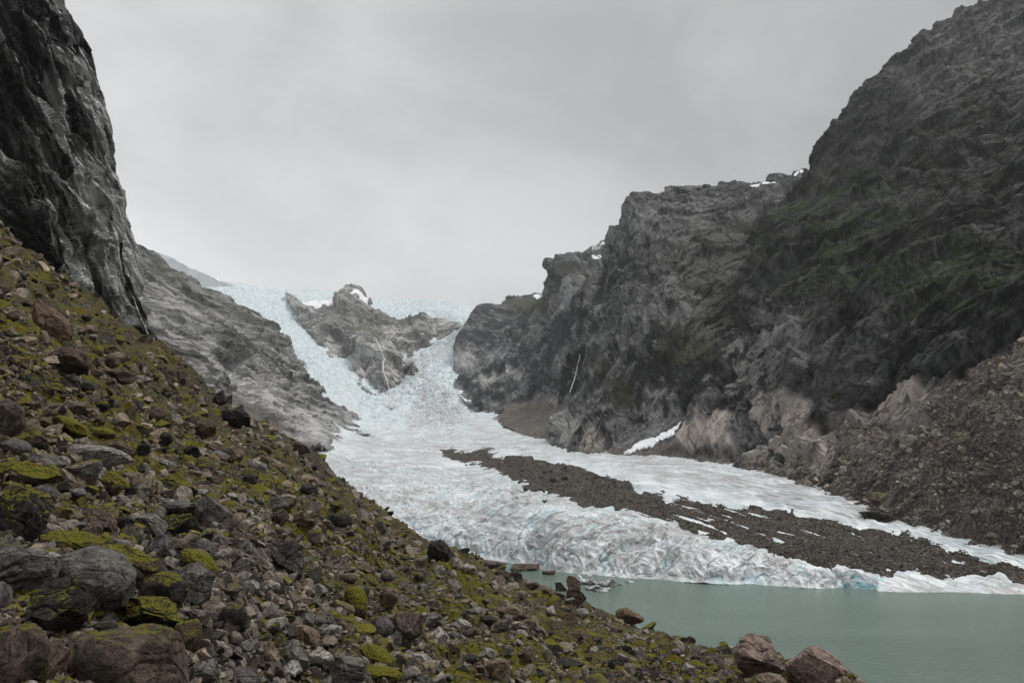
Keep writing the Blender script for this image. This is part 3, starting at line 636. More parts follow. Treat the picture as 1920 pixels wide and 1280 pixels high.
# left cliff
lft = [(-520, 560), (-520, 300), (-520, 0), (-520, -260)]
rgt = [(300, 665), (284, 632), (272, 600), (258, 560), (250, 520), (243, 480), (232, 445), (226, 415), (228, 385), (222, 340), (214, 300), (208, 250), (196, 200), (190, 165), (176, 120), (160, 78), (140, 50), (118, 25), (108, 0), (96, -60), (80, -150), (60, -260)]
dp = [(-520, 560, 60), (-520, 0, 80), (-200, 500, 85), (0, 432, 118), (60, 470, 128), (130, 540, 150), (200, 600, 175), (284, 632, 205), (300, 665, 205), (258, 560, 212), (228, 385, 222), (208, 250, 226), (160, 78, 232), (108, 0, 236), (60, -260, 245),
      (0, 0, 175), (0, 200, 150), (100, 250, 185), (60, 100, 185), (150, 400, 180), (-200, 0, 120), (-200, 250, 105), (-520, -260, 95)]
S = Sheet(lft, rgt, 950, 800, Depth(dp), back=40, blen=.4, bdrop=0, bshift=-.22, vpow=.8)
Q = S.G @ FR['left_cliff']
fold = billow(Q / np.array([17, 40, 110]), 3, 160)
h = .50 * facets(Q, (9, 24), 30, 4, crack=.08) + 6 * (fold - .3) - 2.6 * creases(Q / np.array([7, 16, 70]), 4, 168, .06)
palem = sstep(.40, .58, fold + .42 * fbm(Q / np.array([6, 14, 60]), 4, 170))  # streak mask: wet sheen of the sky, also painted as pale colour
mountain('left_cliff', S, M['left_cliff'], h * (.5 + .5 * sstep(1.0, .93, S.v)),
         dict(pale=palem), 'steep wet black and grey cliff at the left edge')

# ------------------------------------------------------------------ foreground talus slope
sil = [(-500, 320), (-200, 380), (0, 432), (60, 472), (130, 532), (200, 594), (250, 630), (290, 652), (335, 688), (370, 718), (410, 754), (450, 777), (500, 801), (550, 832), (590, 856), (620, 892), (680, 938), (740, 982), (800, 1018), (850, 1036), (900, 1054), (940, 1076), (980, 1090), (1040, 1115), (1100, 1140), (1150, 1162), (1210, 1180), (1270, 1203), (1340, 1230), (1400, 1255), (1500, 1278), (1580, 1292), (1660, 1320), (1800, 1380), (2300, 1560)]
bot = [(-500, 1700), (0, 1700), (900, 1750), (2300, 1800)]
fp = [(0, 1280, 7), (230, 1260, 8), (0, 1100, 9), (150, 1150, 9.2), (500, 1280, 10.5), (900, 1280, 17), (1300, 1280, 36), (1450, 1275, 46), (1580, 1292, 50), (1500, 1278, 50), (1660, 1320, 50), (2300, 1560, 45), (2300, 1800, 20), (900, 1750, 5), (0, 1700, 4), (-500, 1700, 3.5), (-500, 1000, 9), (-500, 600, 30), (-500, 320, 60),
      (600, 1050, 27), (600, 1150, 18), (300, 1000, 17), (0, 1000, 11.5), (0, 800, 19), (300, 850, 32), (500, 900, 46), (0, 600, 50), (100, 650, 55), (200, 700, 62), (0, 500, 90), (0, 425, 120), (60, 458, 130), (130, 520, 150), (200, 570, 175), (262, 600, 205),
      (800, 1100, 42), (960, 1150, 62), (1200, 1230, 95), (1100, 1250, 45), (800, 1200, 25), (700, 1000, 62),
      (300, 625, 215), (335, 668, 215), (410, 742, 225), (450, 768, 235), (550, 824, 250), (620, 885, 262), (700, 945, 275), (800, 1012, 300), (850, 1030, 310), (900, 1050, float(lakeD(900, 1050)) * .985), (980, 1090, float(lakeD(980, 1090)) * .985), (1100, 1140, float(lakeD(1100, 1140)) * .985), (1210, 1180, float(lakeD(1210, 1180)) * .98), (1270, 1203, 175), (1340, 1230, 110), (1400, 1255, 75),
      (400, 820, 85), (500, 860, 85), (250, 620, 150), (700, 1050, 45), (850, 1070, 95), (1000, 1120, 120)]
fgd = Depth(fp)
S = Sheet(bot, sil, 1300, 1000, fgd, back=40, blen=.6, bdrop=.22, xr=(-500, 2300), vpow=.85)
# the back rows fall away below the lake
FG = S
scl = np.clip(S.D / 40, .25, 4)[..., None]
Pn = S.P
h = (.55 * fbm(Pn / 5, 4, 201) + .22 * billow(Pn / 1.3, 4, 205)) * np.clip(S.D / 20, .5, 1.6) + 1.3 * fbm(Pn / 22, 3, 209) * np.clip(S.D / 60, 0, 1.5) + .9 * (billow(Pn / 7, 3, 211) - .3) * np.clip((S.D - 30) / 80, 0, 1.6)
mossm = np.clip(.75 + .5 * fbm(Pn / 9, 3, 220), 0, 1) * np.where(S.px > 1300, .9, 1) 
mossm *= np.clip(1.08 - S.D / 420, .5, 1)
mossm *= 1 - .75 * polymask(S.px, S.py, [(330, 690), (560, 820), (640, 900), (520, 860), (380, 780)], 30)
S.displace(h, vertical=.3)
o = S.mesh('scree_slope', M['soil'], dict(moss=mossm)); tag(o, 'steep mossy scree slope in the foreground', 'slope', kind='structure')

#@@OBJECTS
# ------------------------------------------------------------------ stones
def ico(sub):
    t_ = (1 + 5 ** .5) / 2
    V = np.array([(-1, t_, 0), (1, t_, 0), (-1, -t_, 0), (1, -t_, 0), (0, -1, t_), (0, 1, t_), (0, -1, -t_), (0, 1, -t_), (t_, 0, -1), (t_, 0, 1), (-t_, 0, -1), (-t_, 0, 1)], float)
    Fc = [(0, 11, 5), (0, 5, 1), (0, 1, 7), (0, 7, 10), (0, 10, 11), (1, 5, 9), (5, 11, 4), (11, 10, 2), (10, 7, 6), (7, 1, 8), (3, 9, 4), (3, 4, 2), (3, 2, 6), (3, 6, 8), (3, 8, 9), (4, 9, 5), (2, 4, 11), (6, 2, 10), (8, 6, 7), (9, 8, 1)]
    V = [tuple(v) for v in V]
    for _ in range(sub):
        cache = {}; nf = []
        def mid(a, b):
            k = (min(a, b), max(a, b))
            if k not in cache:
                V.append(tuple((np.array(V[a]) + np.array(V[b])) / 2)); cache[k] = len(V) - 1
            return cache[k]
        for a, b, c in Fc:
            ab, bc, ca = mid(a, b), mid(b, c), mid(c, a); nf += [(a, ab, ca), (b, bc, ab), (c, ca, bc), (ab, bc, ca)]
        Fc = nf
        V = [tuple(np.array(v) / np.linalg.norm(v)) for v in V]
    V = np.array(V); V /= np.linalg.norm(V, axis=1)[:, None]
    return V, np.array(Fc, np.int32)
ICO = {k: ico(k) for k in (1, 2, 3, 4, 5)}
def stone(sub, seed, cuts=14, depth=(.55, .9), rough=.05, nscale=1.2):
    """angular stone: a ball cut by random planes, then weathered; fills the box -1..1"""
    r = np.random.default_rng(seed); V, Fc = ICO[sub]; V = V.copy()
    n = r.normal(size=(cuts, 3)); n /= np.linalg.norm(n, axis=1)[:, None]
    for k in range(cuts):
        d = r.uniform(*depth); e = V @ n[k] - d
        V -= np.clip(e, 0, None)[:, None] * n[k]
    if rough:
        Nn = V / np.linalg.norm(V, axis=1)[:, None]
        h = rough * (fbm(V * nscale + seed * 3.7, 4 if sub > 3 else 2, seed % 50, .55) * 1.6 - 1.3 * creases(V * nscale * .9 + seed, 2, seed % 40 + 3, .08) * (sub > 3))
        V += Nn * h[:, None]
    lo, hi = V.min(0), V.max(0)
    return (V - (lo + hi) / 2) / ((hi - lo) / 2), Fc

def rotm(ax, a):
    ax = np.array(ax, float); ax /= np.linalg.norm(ax); K = np.array([[0, -ax[2], ax[1]], [ax[2], 0, -ax[0]], [-ax[1], ax[0], 0]])
    return np.eye(3) + math.sin(a) * K + (1 - math.cos(a)) * K @ K

COL = dict(g=(.125, .120, .112), l=(.25, .24, .225), d=(.032, .030, .027), p=(.27, .25, .225), b=(.085, .062, .046), r=(.092, .072, .058), t=(.165, .130, .098), o=(.13, .085, .055), v=(.10, .094, .092), w=(.34, .33, .31), k=(.25, .19, .165))
HERO = [
# px, py, w, h, tilt, colour, moss, (cuts lo, hi), short phrase, label
(45, 1066, 125, 112, -14, 'g', .0, (.55, .85), 'layered grey boulder', 'big grey boulder with cracked pale layered top at the left edge of the slope'),
(168, 1086, 178, 122, 14, 'g', .0, (.82, .97), 'smooth whale-backed boulder', 'large smooth whale-backed grey boulder in the lower left pile'),
(108, 1144, 152, 122, -14, 'd', .22, (.6, .85), 'dark block with a slanted rim', 'dark rough block with slanted pale top edge and a strip of yellow moss'),
(238, 1256, 222, 158, 6, 'r', .16, (.8, .96), 'biggest reddish boulder', 'biggest reddish-brown speckled boulder at the bottom with a thin moss rim'),
(28, 1246, 108, 140, 10, 'r', .24, (.8, .95), 'reddish corner boulder', 'reddish boulder with a moss cap in the lower left corner'),
(236, 1066, 156, 84, 24, 'b', .40, (.6, .88), 'rust-mossed boulder', 'dark boulder overgrown with orange and rusty moss on its right shoulder'),
(143, 1022, 122, 54, 10, 'b', .62, (.7, .9), 'long mossy hump', 'long low hump of yellow-green moss above the smooth grey boulder'),
(307, 1112, 86, 80, 8, 'd', .30, (.82, .96), 'round dark mossy boulder', 'round dark boulder with olive moss behind the moss-patched angular one'),
(276, 1152, 142, 74, 10, 'd', .46, (.55, .82), 'moss-patched angular boulder', 'angular dark boulder patched with bright green moss below the round one'),
(364, 1100, 76, 84, 16, 'g', .05, (.7, .9), 'speckled charcoal boulder', 'speckled charcoal boulder right of the round dark mossy boulder'),
(2, 1122, 32, 62, 0, 'v', .0, (.85, .97), 'rounded stone cut by the frame', 'smooth rounded violet-grey stone cut off by the left edge'),
(350, 1192, 52, 62, 10, 'b', .40, (.75, .92), 'mossy knob', 'small mossy brown knob above the biggest reddish boulder'),
(95, 1252, 52, 92, -4, 'b', .0, (.6, .85), 'narrow brown boulder', 'narrow dark brown boulder wedged between two reddish boulders'),
(378, 1264, 74, 66, 8, 'g', .0, (.55, .8), 'jagged speckled stone', 'jagged grey speckled stone right of the biggest reddish boulder'),
(415, 1221, 44, 40, 10, 'p', .0, (.55, .8), 'pale split stone', 'pale split stone above the jagged speckled one'),
(181, 857, 124, 50, 4, 'l', .06, (.55, .8), 'pale flat slab', 'wide pale grey flat slab with a moss-lined left edge'),
(150, 884, 86, 46, -10, 'l', .28, (.6, .85), 'slab with a rusty moss cap', 'pale block capped with rust and yellow moss in front of the flat slab'),
(50, 886, 116, 46, 14, 'b', .62, (.75, .92), 'mossy hummock', 'mossy hummock left of the pale flat slab'),
(33, 839, 62, 34, 16, 'v', .0, (.75, .92), 'violet-grey flat boulder', 'violet-grey flat boulder near the left edge above the mossy hummock'),
(86, 866, 64, 34, 18, 'g', .1, (.6, .85), 'lichened grey rock', 'grey rock between the violet-grey boulder and the pale flat slab'),
(83, 928, 48, 42, 12, 'v', .0, (.82, .96), 'rounded mauve boulder', 'rounded mauve-grey boulder below the mossy hummock'),
(205, 906, 56, 46, 24, 'b', .55, (.7, .9), 'yellow-mossed rock', 'rock covered with yellow moss right of the rusty moss cap'),
(240, 926, 32, 32, 0, 'd', .1, (.6, .85), 'small black stone', 'small blackish upright stone under the yellow-mossed rock'),
(222, 842, 60, 42, 20, 'b', .1, (.6, .85), 'dark brown block', 'dark brown block leaning against the right end of the pale slab'),
(332, 912, 86, 46, 24, 'd', .42, (.65, .88), 'moss-topped black boulder', 'blackish boulder with a mossy top in the middle of the left slope'),
(330, 952, 78, 32, 8, 'v', .0, (.6, .85), 'blue-grey slab', 'long blue-grey slab below the moss-topped black boulder'),
(398, 964, 70, 50, 38, 'g', .0, (.55, .8), 'cracked grey rock', 'cracked grey rock tilting downhill right of the blue-grey slab'),
(40, 968, 96, 122, 0, 'd', .36, (.62, .86), 'tall moss-draped boulder', 'tall dark boulder draped with moss at the left edge'),
(186, 980, 72, 54, 18, 'r', .16, (.62, .86), 'maroon-brown rock', 'maroon-brown rock with a little moss above the long mossy hump'),
(229, 985, 40, 40, 6, 'd', .18, (.6, .85), 'dark stone with a mossy rim', 'dark stone with a mossy rim right of the maroon-brown rock'),
(278, 983, 68, 40, 30, 'g', .04, (.6, .85), 'streaked grey rock', 'grey rock with white streaks sloping down right, left of a dark mossy rock'),
(338, 986, 56, 50, 10, 'd', .32, (.65, .88), 'dark mossy cube', 'dark squarish mossy rock below the blue-grey slab'),
(137, 987, 54, 20, -6, 'g', .0, (.6, .85), 'thin flat stone', 'thin flat grey stone left of the maroon-brown rock'),
(304, 1030, 58, 56, 10, 'v', .0, (.6, .85), 'dull purple boulder', 'dull purple-grey boulder above the speckled charcoal boulder'),
(376, 1027, 46, 40, 8, 'g', .1, (.6, .85), 'grey rock with a notch', 'notched grey rock right of the dull purple boulder'),
(293, 961, 40, 28, 20, 'g', .25, (.65, .88), 'grey rock with moss skirt', 'small grey rock with a skirt of moss above the streaked grey rock'),
(374, 1058, 84, 44, 38, 'b', .62, (.8, .95), 'green moss mound', 'bright green moss mound sloping above the speckled charcoal boulder'),
(92, 604, 104, 50, 50, 'o', .0, (.5, .78), 'leaning rust-brown slab', 'tall rust-brown slab leaning downhill high on the left slope'),
(116, 674, 104, 60, 14, 'b', .12, (.6, .85), 'overhanging dark outcrop', 'dark overhanging outcrop with a reddish top under the leaning rust slab'),
(75, 731, 92, 50, 26, 'd', .3, (.65, .88), 'long black mossy block', 'long black mossy block left of the slope centre below the overhang'),
(222, 706, 58, 30, 16, 'b', .05, (.65, .88), 'brown domed rock', 'brown domed rock beside a pale oblong stone on the upper slope'),
(268, 710, 36, 17, 10, 'p', .0, (.7, .9), 'pale oblong stone', 'pale oblong stone right of the brown domed rock'),
(138, 711, 26, 24, 0, 'l', .0, (.5, .75), 'little pale point', 'little pale pointed stone below the overhanging outcrop'),
(20, 788, 66, 84, 10, 'r', .0, (.6, .85), 'reddish crag', 'reddish-brown crag at the left edge above the violet-grey boulder'),
(133, 800, 66, 28, 30, 'b', .75, (.82, .96), 'yellow moss cushion', 'smooth cushion of yellow moss sloping right, above the pale slab'),
(192, 812, 50, 26, 16, 'b', .7, (.82, .96), 'bumpy moss cushion', 'bumpy moss cushion just right of the smooth yellow one'),
(315, 732, 60, 42, 20, 'b', .0, (.55, .8), 'brown crag', 'broken brown crag on the upper slope near the skyline'),
(446, 784, 60, 42, 24, 'd', .0, (.55, .8), 'skyline overhang', 'black overhanging rock on the skyline below the pale spur'),
(380, 806, 50, 40, 10, 'b', .0, (.55, .8), 'fluted brown rock', 'fluted brown rock left of the black skyline overhang'),
(297, 780, 46, 32, 10, 'b', .0, (.7, .9), 'blunt brown rock', 'blunt brown rock beside a pinkish flat stone'),
(331, 787, 34, 22, 30, 'p', .0, (.55, .8), 'pinkish flat stone', 'pinkish flat stone right of the blunt brown rock'),
(413, 746, 28, 30, 0, 'd', .0, (.5, .78), 'dark skyline tooth', 'dark tooth of rock on the skyline above the fluted rock'),
(438, 853, 38, 38, 20, 't', .0, (.78, .94), 'rounded tan boulder', 'rounded tan boulder on the middle slope with a dark flank'),
(483, 875, 48, 26, 34, 'l', .0, (.7, .9), 'sloping pale boulder', 'sloping pale boulder, the left of two tilted alike'),
(513, 873, 48, 24, 26, 't', .0, (.7, .9), 'sloping tan boulder', 'sloping tan boulder, the right of two tilted alike'),
(562, 842, 40, 28, 10, 'b', .0, (.55, .8), 'brown skyline peak', 'dark brown peak of rock on the skyline left of the glacier'),
(521, 947, 48, 40, 20, 'g', .0, (.5, .75), 'pointed grey rock', 'pointed grey rock above the olive-grey boulder'),
(566, 972, 54, 34, 12, 't', .1, (.65, .88), 'olive-grey boulder', 'olive-grey broad boulder below the pointed grey rock'),
(527, 971, 30, 32, 0, 'b', .1, (.7, .9), 'dark brown egg', 'egg-shaped dark brown stone left of the olive-grey boulder'),
(461, 981, 38, 26, 14, 'l', .0, (.5, .78), 'white-striped stone', 'grey stone with white stripes left of the brown egg-shaped one'),
(642, 976, 40, 24, 8, 'd', .1, (.6, .85), 'low black rock', 'low black rock on the open slope above the tall pointed boulder'),
(537, 1052, 82, 88, 8, 'g', .0, (.48, .74), 'tall pointed boulder', 'tall pointed grey boulder, the largest in the middle of the slope'),
(469, 1036, 46, 42, 14, 'g', .04, (.5, .76), 'chipped grey rock', 'chipped grey rock just left of the tall pointed boulder'),
(822, 1038, 48, 54, -4, 'd', .0, (.55, .8), 'black skyline block', 'tall black block standing on the slope edge in front of the ice'),
(437, 1158, 50, 50, 6, 'd', .2, (.8, .95), 'moss-spotted black boulder', 'rounded black boulder spotted with moss in the lower middle left'),
(470, 1098, 34, 27, 12, 'l', .0, (.65, .88), 'left pale block', 'pale grey block on the moss below the tall boulder, left of its neighbour'),
(508, 1099, 36, 22, 8, 'p', .0, (.65, .88), 'right pale block', 'paler squat block on the moss below the tall boulder, right of its neighbour'),
(573, 1187, 62, 28, 30, 't', .04, (.72, .9), 'long tilted boulder', 'long brownish boulder tilted downhill left of a pale wedge'),
(621, 1185, 38, 26, -6, 'l', .0, (.5, .75), 'pale wedge', 'pale wedge of rock at the end of the long tilted boulder'),
(552, 1232, 62, 58, 6, 'g', .0, (.6, .85), 'dark grey block', 'dark grey block at the bottom, left of a pale tan boulder'),
(601, 1235, 54, 42, -4, 'p', .0, (.6, .85), 'pale tan boulder', 'pale tan boulder right of the dark grey block near the bottom'),
(546, 1257, 42, 38, 14, 'w', .0, (.5, .76), 'whitish wedge', 'whitish wedge-shaped stone in front of the dark grey block'),
(507, 1226, 40, 46, 0, 't', .0, (.52, .78), 'tan angular stone', 'tan angular upright stone left of the dark grey block'),
(655, 1264, 84, 62, 24, 'g', .0, (.5, .76), 'big ridge-backed boulder', 'big ridge-backed grey boulder at the bottom centre left'),
(455, 1272, 88, 42, 6, 'v', .0, (.55, .8), 'rugged dark rock', 'rugged dark purplish rock at the bottom left of the whitish wedge'),
(668, 1130, 42, 66, -24, 'b', .7, (.82, .96), 'moss dome', 'tall dome of olive moss in the lower middle slope'),
(728, 1120, 40, 44, 20, 't', .0, (.6, .85), 'tan flat-faced stone', 'tan flat-faced stone above the dark red-topped boulder'),
(759, 1184, 64, 82, 22, 'r', .0, (.58, .84), 'dark red-topped boulder', 'dark overhung boulder with a reddish top in the lower middle'),
(716, 1180, 46, 52, 10, 'v', .08, (.78, .94), 'smooth violet boulder', 'smooth violet-grey boulder leaning on the dark red-topped one'),
(742, 1202, 26, 42, 14, 'g', .0, (.75, .92), 'upright grey stone', 'upright grey stone between the violet and the red-topped boulders'),
(792, 1244, 64, 38, 26, 'l', .0, (.55, .8), 'striped pale boulder', 'pale striped boulder at the bottom centre'),
(708, 1230, 74, 28, 26, 'b', .75, (.82, .96), 'bright moss ridge', 'bright yellow moss ridge right of the pale tan boulder'),
(712, 1262, 84, 32, 14, 'b', .75, (.82, .96), 'lower moss bank', 'wide bank of yellow moss at the bottom below the moss ridge'),
(783, 1268, 54, 24, 20, 'g', .0, (.6, .85), 'thin-edged slab', 'thin-edged dark slab at the very bottom under the striped boulder'),
(572, 1163, 36, 26, 0, 'g', .05, (.55, .8), 'grey cracked cobble', 'grey cracked cobble above the long tilted boulder'),
(608, 1165, 52, 40, 10, 'v', .22, (.7, .9), 'moss-edged violet rock', 'violet-grey rock edged with moss above the pale wedge'),
(645, 1140, 44, 22, 24, 't', .2, (.65, .88), 'brown sloping rock', 'brown sloping rock left of the olive moss dome'),
(853, 1055, 20, 20, 0, 'p', .0, (.65, .88), 'cream block', 'cream-coloured block at the foot of the black skyline block'),
(826, 1067, 20, 20, 0, 'w', .0, (.5, .75), 'white cornered stone', 'white cornered stone left of the cream block'),
(960, 1148, 62, 34, 10, 't', .0, (.7, .9), 'flat lichen boulder', 'flat brown lichen-covered boulder resting on a grey one'),
(948, 1170, 28, 25, 0, 'g', .0, (.65, .88), 'grey prop stone', 'grey stone propping the flat lichen-covered boulder'),
(885, 1149, 24, 15, 8, 'v', .0, (.7, .9), 'blue-grey cobble', 'blue-grey cobble left of the flat lichen boulder'),
(808, 1163, 42, 22, -24, 'g', .0, (.7, .9), 'leaning long stone', 'long grey stone leaning up right beside a shadowed hollow'),
(934, 1256, 44, 40, 10, 't', .0, (.65, .88), 'speckled brown boulder', 'speckled brown boulder right of the pale striped boulder'),
(987, 1224, 28, 32, 20, 't', .04, (.65, .88), 'brown upright rock', 'brown upright rock above the speckled brown boulder'),
(1063, 1244, 70, 28, 12, 'd', .06, (.6, .85), 'long black slab', 'long black slab on the lower right slope'),
(1138, 1272, 72, 26, 12, 'd', .1, (.6, .85), 'mossy black slab', 'black slab with some moss at the bottom right of the slope'),
(1077, 1121, 42, 40, 20, 'b', .0, (.6, .85), 'big brown shore boulder', 'big brown boulder on the shoreline beside the floating ice'),
(1070, 1133, 19, 16, 0, 'p', .0, (.82, .96), 'round pale cobble', 'round pale cobble in front of the big brown shore boulder'),
(1047, 1118, 22, 15, 8, 'd', .0, (.65, .88), 'black shore stone', 'black stone left of the big brown shore boulder'),
(1022, 1110, 32, 24, 12, 't', .0, (.6, .85), 'tan shore rock', 'tan blocky rock on the shore, second left of the big brown boulder'),
(966, 1080, 26, 24, 6, 'd', .0, (.75, .92), 'rounded black shore rock', 'rounded black rock at the water edge below the ice foot'),
(941, 1077, 32, 20, 0, 'b', .0, (.7, .9), 'brown shore rock', 'brown rock left of the rounded black one at the water edge'),
(999, 1098, 26, 16, 4, 'b', .0, (.55, .8), 'low triangular shore rock', 'low triangular brown rock on the shore'),
(1180, 1156, 54, 32, 20, 'o', .0, (.6, .85), 'orange-brown shore boulder', 'orange-brown boulder alone on the slope edge against the lake'),
(1425, 1234, 98, 82, 16, 'k', .0, (.55, .8), 'pink pyramid boulder', 'pinkish pyramid-shaped boulder at the slope edge against the lake'),
(1527, 1252, 108, 80, 8, 'k', .0, (.72, .92), 'pink rounded boulder', 'broad rounded pinkish boulder at the right end of the slope'),
(1448, 1277, 60, 30, 10, 't', .0, (.75, .92), 'tan boulder between the pink pair', 'tan boulder tucked in front of and between the two pink boulders'),
(1372, 1248, 36, 24, 0, 'k', .0, (.7, .9), 'small pink rock', 'small pinkish rock left of the pyramid-shaped boulder'),
]
def ground_point(px, py):
    """where the line of sight to (px, py) meets the displaced slope"""
    a, b = ray(px, py)
    d = (FGp[:, 0] / FGp[:, 1] - a) ** 2 + (FGp[:, 2] / FGp[:, 1] - b) ** 2
    k = np.argpartition(d, 6)[:6]; k = k[d[k] < 4 * d.min() + (6 / F) ** 2]
    return float(FGp[k, 1].min())
nyf = int(1000 * DETAIL)
FGp = FG.P[:nyf].reshape(-1, 3)[::3]

def put_stone(name, px, py, w, h, tilt, col, moss, cut, D=None, sub=4, seed=0, sink=.0):
    if D is None: D = ground_point(px, py + h * .38)
    s_ = D * math.sqrt(1 + ray(px, py)[0] ** 2 * 0) / F
    a, c = w / 2 * s_, h / 2 * s_; b = (a + c) / 2 * .9
    V, Fc = stone(sub, seed, cuts=rng.integers(9, 14), depth=(cut[0] - .12, cut[1] - .05) if cut[0] < .75 else cut, rough=.06 if cut[0] < .75 else .035)
    V = V * np.array([a, b, c])
    # tilt about the line of sight, then refit the outline's size
    V = V @ rotm((0, 1, 0), R(tilt)).T
    V = V @ rotm((0, 0, 1), rng.uniform(-.3, .3)).T
    if abs(tilt) < 22:
        V[:, 0] *= a / np.abs(V[:, 0]).max(); V[:, 2] *= c / np.abs(V[:, 2]).max()
    Dc = D + b * .45
    cpos = at(px, py, Dc) - np.array([0, 0, sink * c])
    o = build(name, V, Fc, M['boulder'], dict(size=np.full(len(V), (a + c) / 2 * 1.0)), smooth=False)
    o.location = cpos; v = 1 + rng.uniform(-.12, .12)
    o.color = tuple(x * v for x in COL[col]) + (moss,)
    return o
used = []
for i, (x, y, w_, h_, tl, col, ms, cut, short, lab) in enumerate(HERO):
    o = put_stone('boulder', x, y, w_, h_, tl, col, ms, cut, sub=5 if w_ > 70 else 4, seed=100 + i)
    tag(o, lab, 'boulder', 'boulders lying on the scree slope'); used.append((x, y, w_, h_, short))

# rocks standing in the lake and ice floating by them
WATER_ROCKS = [(1053, 1099, 26, 15, 'b', 'low brown pyramid rock standing in the lake near the shore'), (1075, 1096, 28, 24, 'b', 'taller pointed brown rock in the lake touching the low pyramid one'),
    (985, 1064, 58, 9, 'b', 'long flat brown rock awash at the foot of the ice'), (1029, 1073, 26, 7, 'b', 'short flat brown rock awash right of the long flat one'),
    (937, 1058, 20, 6, 'b', 'small flat rock awash beside the silt bar'), (979, 1086, 14, 4, 'd', 'tiny dark rock barely above the water near the shore')]
for i, (x, y, w_, h_, col, lab) in enumerate(WATER_ROCKS):
    D = float(lakeD(x, y + h_ * .5)); o = put_stone('boulder', x, y + h_ * .3, w_, h_ * 1.9, 0, col, 0, (.5, .78), D=D, sub=4, seed=300 + i)
    tag(o, lab, 'boulder', 'rocks standing in the lake shallows')
FLOES = [(1102, 1088, 46, 15, 'grey dirt-streaked ice floe behind the pointed rocks'), (1146, 1093, 46, 12, 'white ice floe with one dark end, right of the dirt-streaked floe'),
    (1121, 1104, 48, 8, 'thin low floe of dirty ice nearest the shore'), (1181, 1091, 16, 3, 'sliver of white ice at the right tip of the floes'), (1072, 1082, 7, 6, 'tiny white lump of ice behind the pointed rock')]
for i, (x, y, w_, h_, lab) in enumerate(FLOES):
    D = float(lakeD(x, y + h_ * .45)); s_ = D / F
    V, Fc = stone(4, 400 + i, 12, (.45, .8), .10, 1.6); V = V * np.array([w_ / 2 * s_, w_ / 3 * s_, h_ * .85 * s_])
    V[:, 2] *= 1 + .5 * np.sin(V[:, 0] * 1.3 + i)
    o = build('ice_floe', V, Fc, M['floe']); o.location = at(x, y + h_ * .4, D + 2); o.location.z = LAKE
    tag(o, lab, 'ice floe', 'ice floes by the shore')
# silt bar at the foot of the ice
V, Fc = stone(4, 55, 10, (.6, .9), .06); V = V * np.array([9.5, 6, 1.3])
o = build('silt_bar', V, Fc, M['mud']); o.location = at(912, 1056, float(lakeD(912, 1057))); o.location.z = LAKE + .1
tag(o, 'wet brown silt bar at the ice foot beside the shore', 'silt bar', kind='structure')

# boulders on the far scree, the moraine and the ice
def sheet_point(Sh, px, py):
    p = Sh.P.reshape(-1, 3); a, b = ray(px, py)
    d = (p[:, 0] / p[:, 1] - a) ** 2 + (p[:, 2] / p[:, 1] - b) ** 2
    k = np.argpartition(d, 6)[:6]; return float(p[k, 1].min())
FAR = [(1646, 932, 34, 20, 't', 'mountain_giant', 'tan boulder on the scree just above the right ice stream'), (1648, 968, 74, 22, 'd', None, 'low dark hump of rock melting out of the right ice stream'),
    (1768, 985, 12, 12, 'l', 'mountain_giant', 'small pale stone on the scree edge right of the dark hump'), (1617, 822, 16, 16, 'p', 'mountain_giant', 'pale stone high on the right scree'),
    (1804, 842, 12, 12, 'p', 'mountain_giant', 'lone pale round stone on the upper right scree'), (1732, 817, 16, 10, 'w', 'mountain_giant', 'whitish flat stone on the scree below the moss gully'),
    (1700, 828, 40, 30, 'p', 'mountain_giant', 'large pale pinkish block on the right scree'), (1580, 862, 16, 22, 'p', 'mountain_giant', 'upright pale stone near the left end of the right scree'),
    (1581, 880, 14, 14, 'w', 'mountain_giant', 'white angular stone under the upright pale one'), (1720, 882, 10, 9, 'w', 'mountain_giant', 'small white stone on the scree above the tan boulder'),
    (1828, 960, 18, 10, 'p', 'mountain_giant', 'left pale flat stone of two low on the right scree'), (1842, 956, 12, 10, 'p', 'mountain_giant', 'right pale stone of two low on the right scree'),
    (1775, 920, 18, 12, 't', 'mountain_giant', 'tan stone in the dark band of the lower right scree'), (1640, 850, 14, 10, 'l', 'mountain_giant', 'grey block left of the large pale pinkish block'),
    (1560, 896, 20, 12, 'd', 'mountain_giant', 'dark block at the scree foot above the ice stream'), (1498, 905, 16, 10, 't', 'mountain_giant', 'brownish block at the scree foot near the pale cliff base'),
    (1037, 899, 15, 8, 'd', 'moraine', 'dark flat boulder on the moraine hump'), (1059, 896, 13, 9, 'b', 'moraine', 'brown boulder right of the flat one on the moraine hump'),
    (1120, 893, 9, 6, 'l', 'moraine', 'small grey boulder on the crest of the moraine'), (1604, 1040, 10, 6, 'p', 'moraine', 'pale stone on the lower moraine'), (1845, 1072, 14, 6, 'p', 'moraine', 'pale flat stone at the right end of the moraine'),
    (1148, 1000, 8, 6, 'd', 'moraine', 'black stone where the moraine meets the crevassed ice')]
for i, (x, y, w_, h_, col, where, lab) in enumerate(FAR):
    D = float(far(iced(x, y + h_ * .4))) if where is None else sheet_point(MORS if where == 'moraine' else SH[where], x, y + h_ * .3)
    o = put_stone('boulder', x, y, w_, h_ * 1.2, 0, col, 0, (.55, .82), D=D, sub=4, seed=500 + i, sink=.15)
    tag(o, lab, 'boulder', 'boulders beyond the lake')

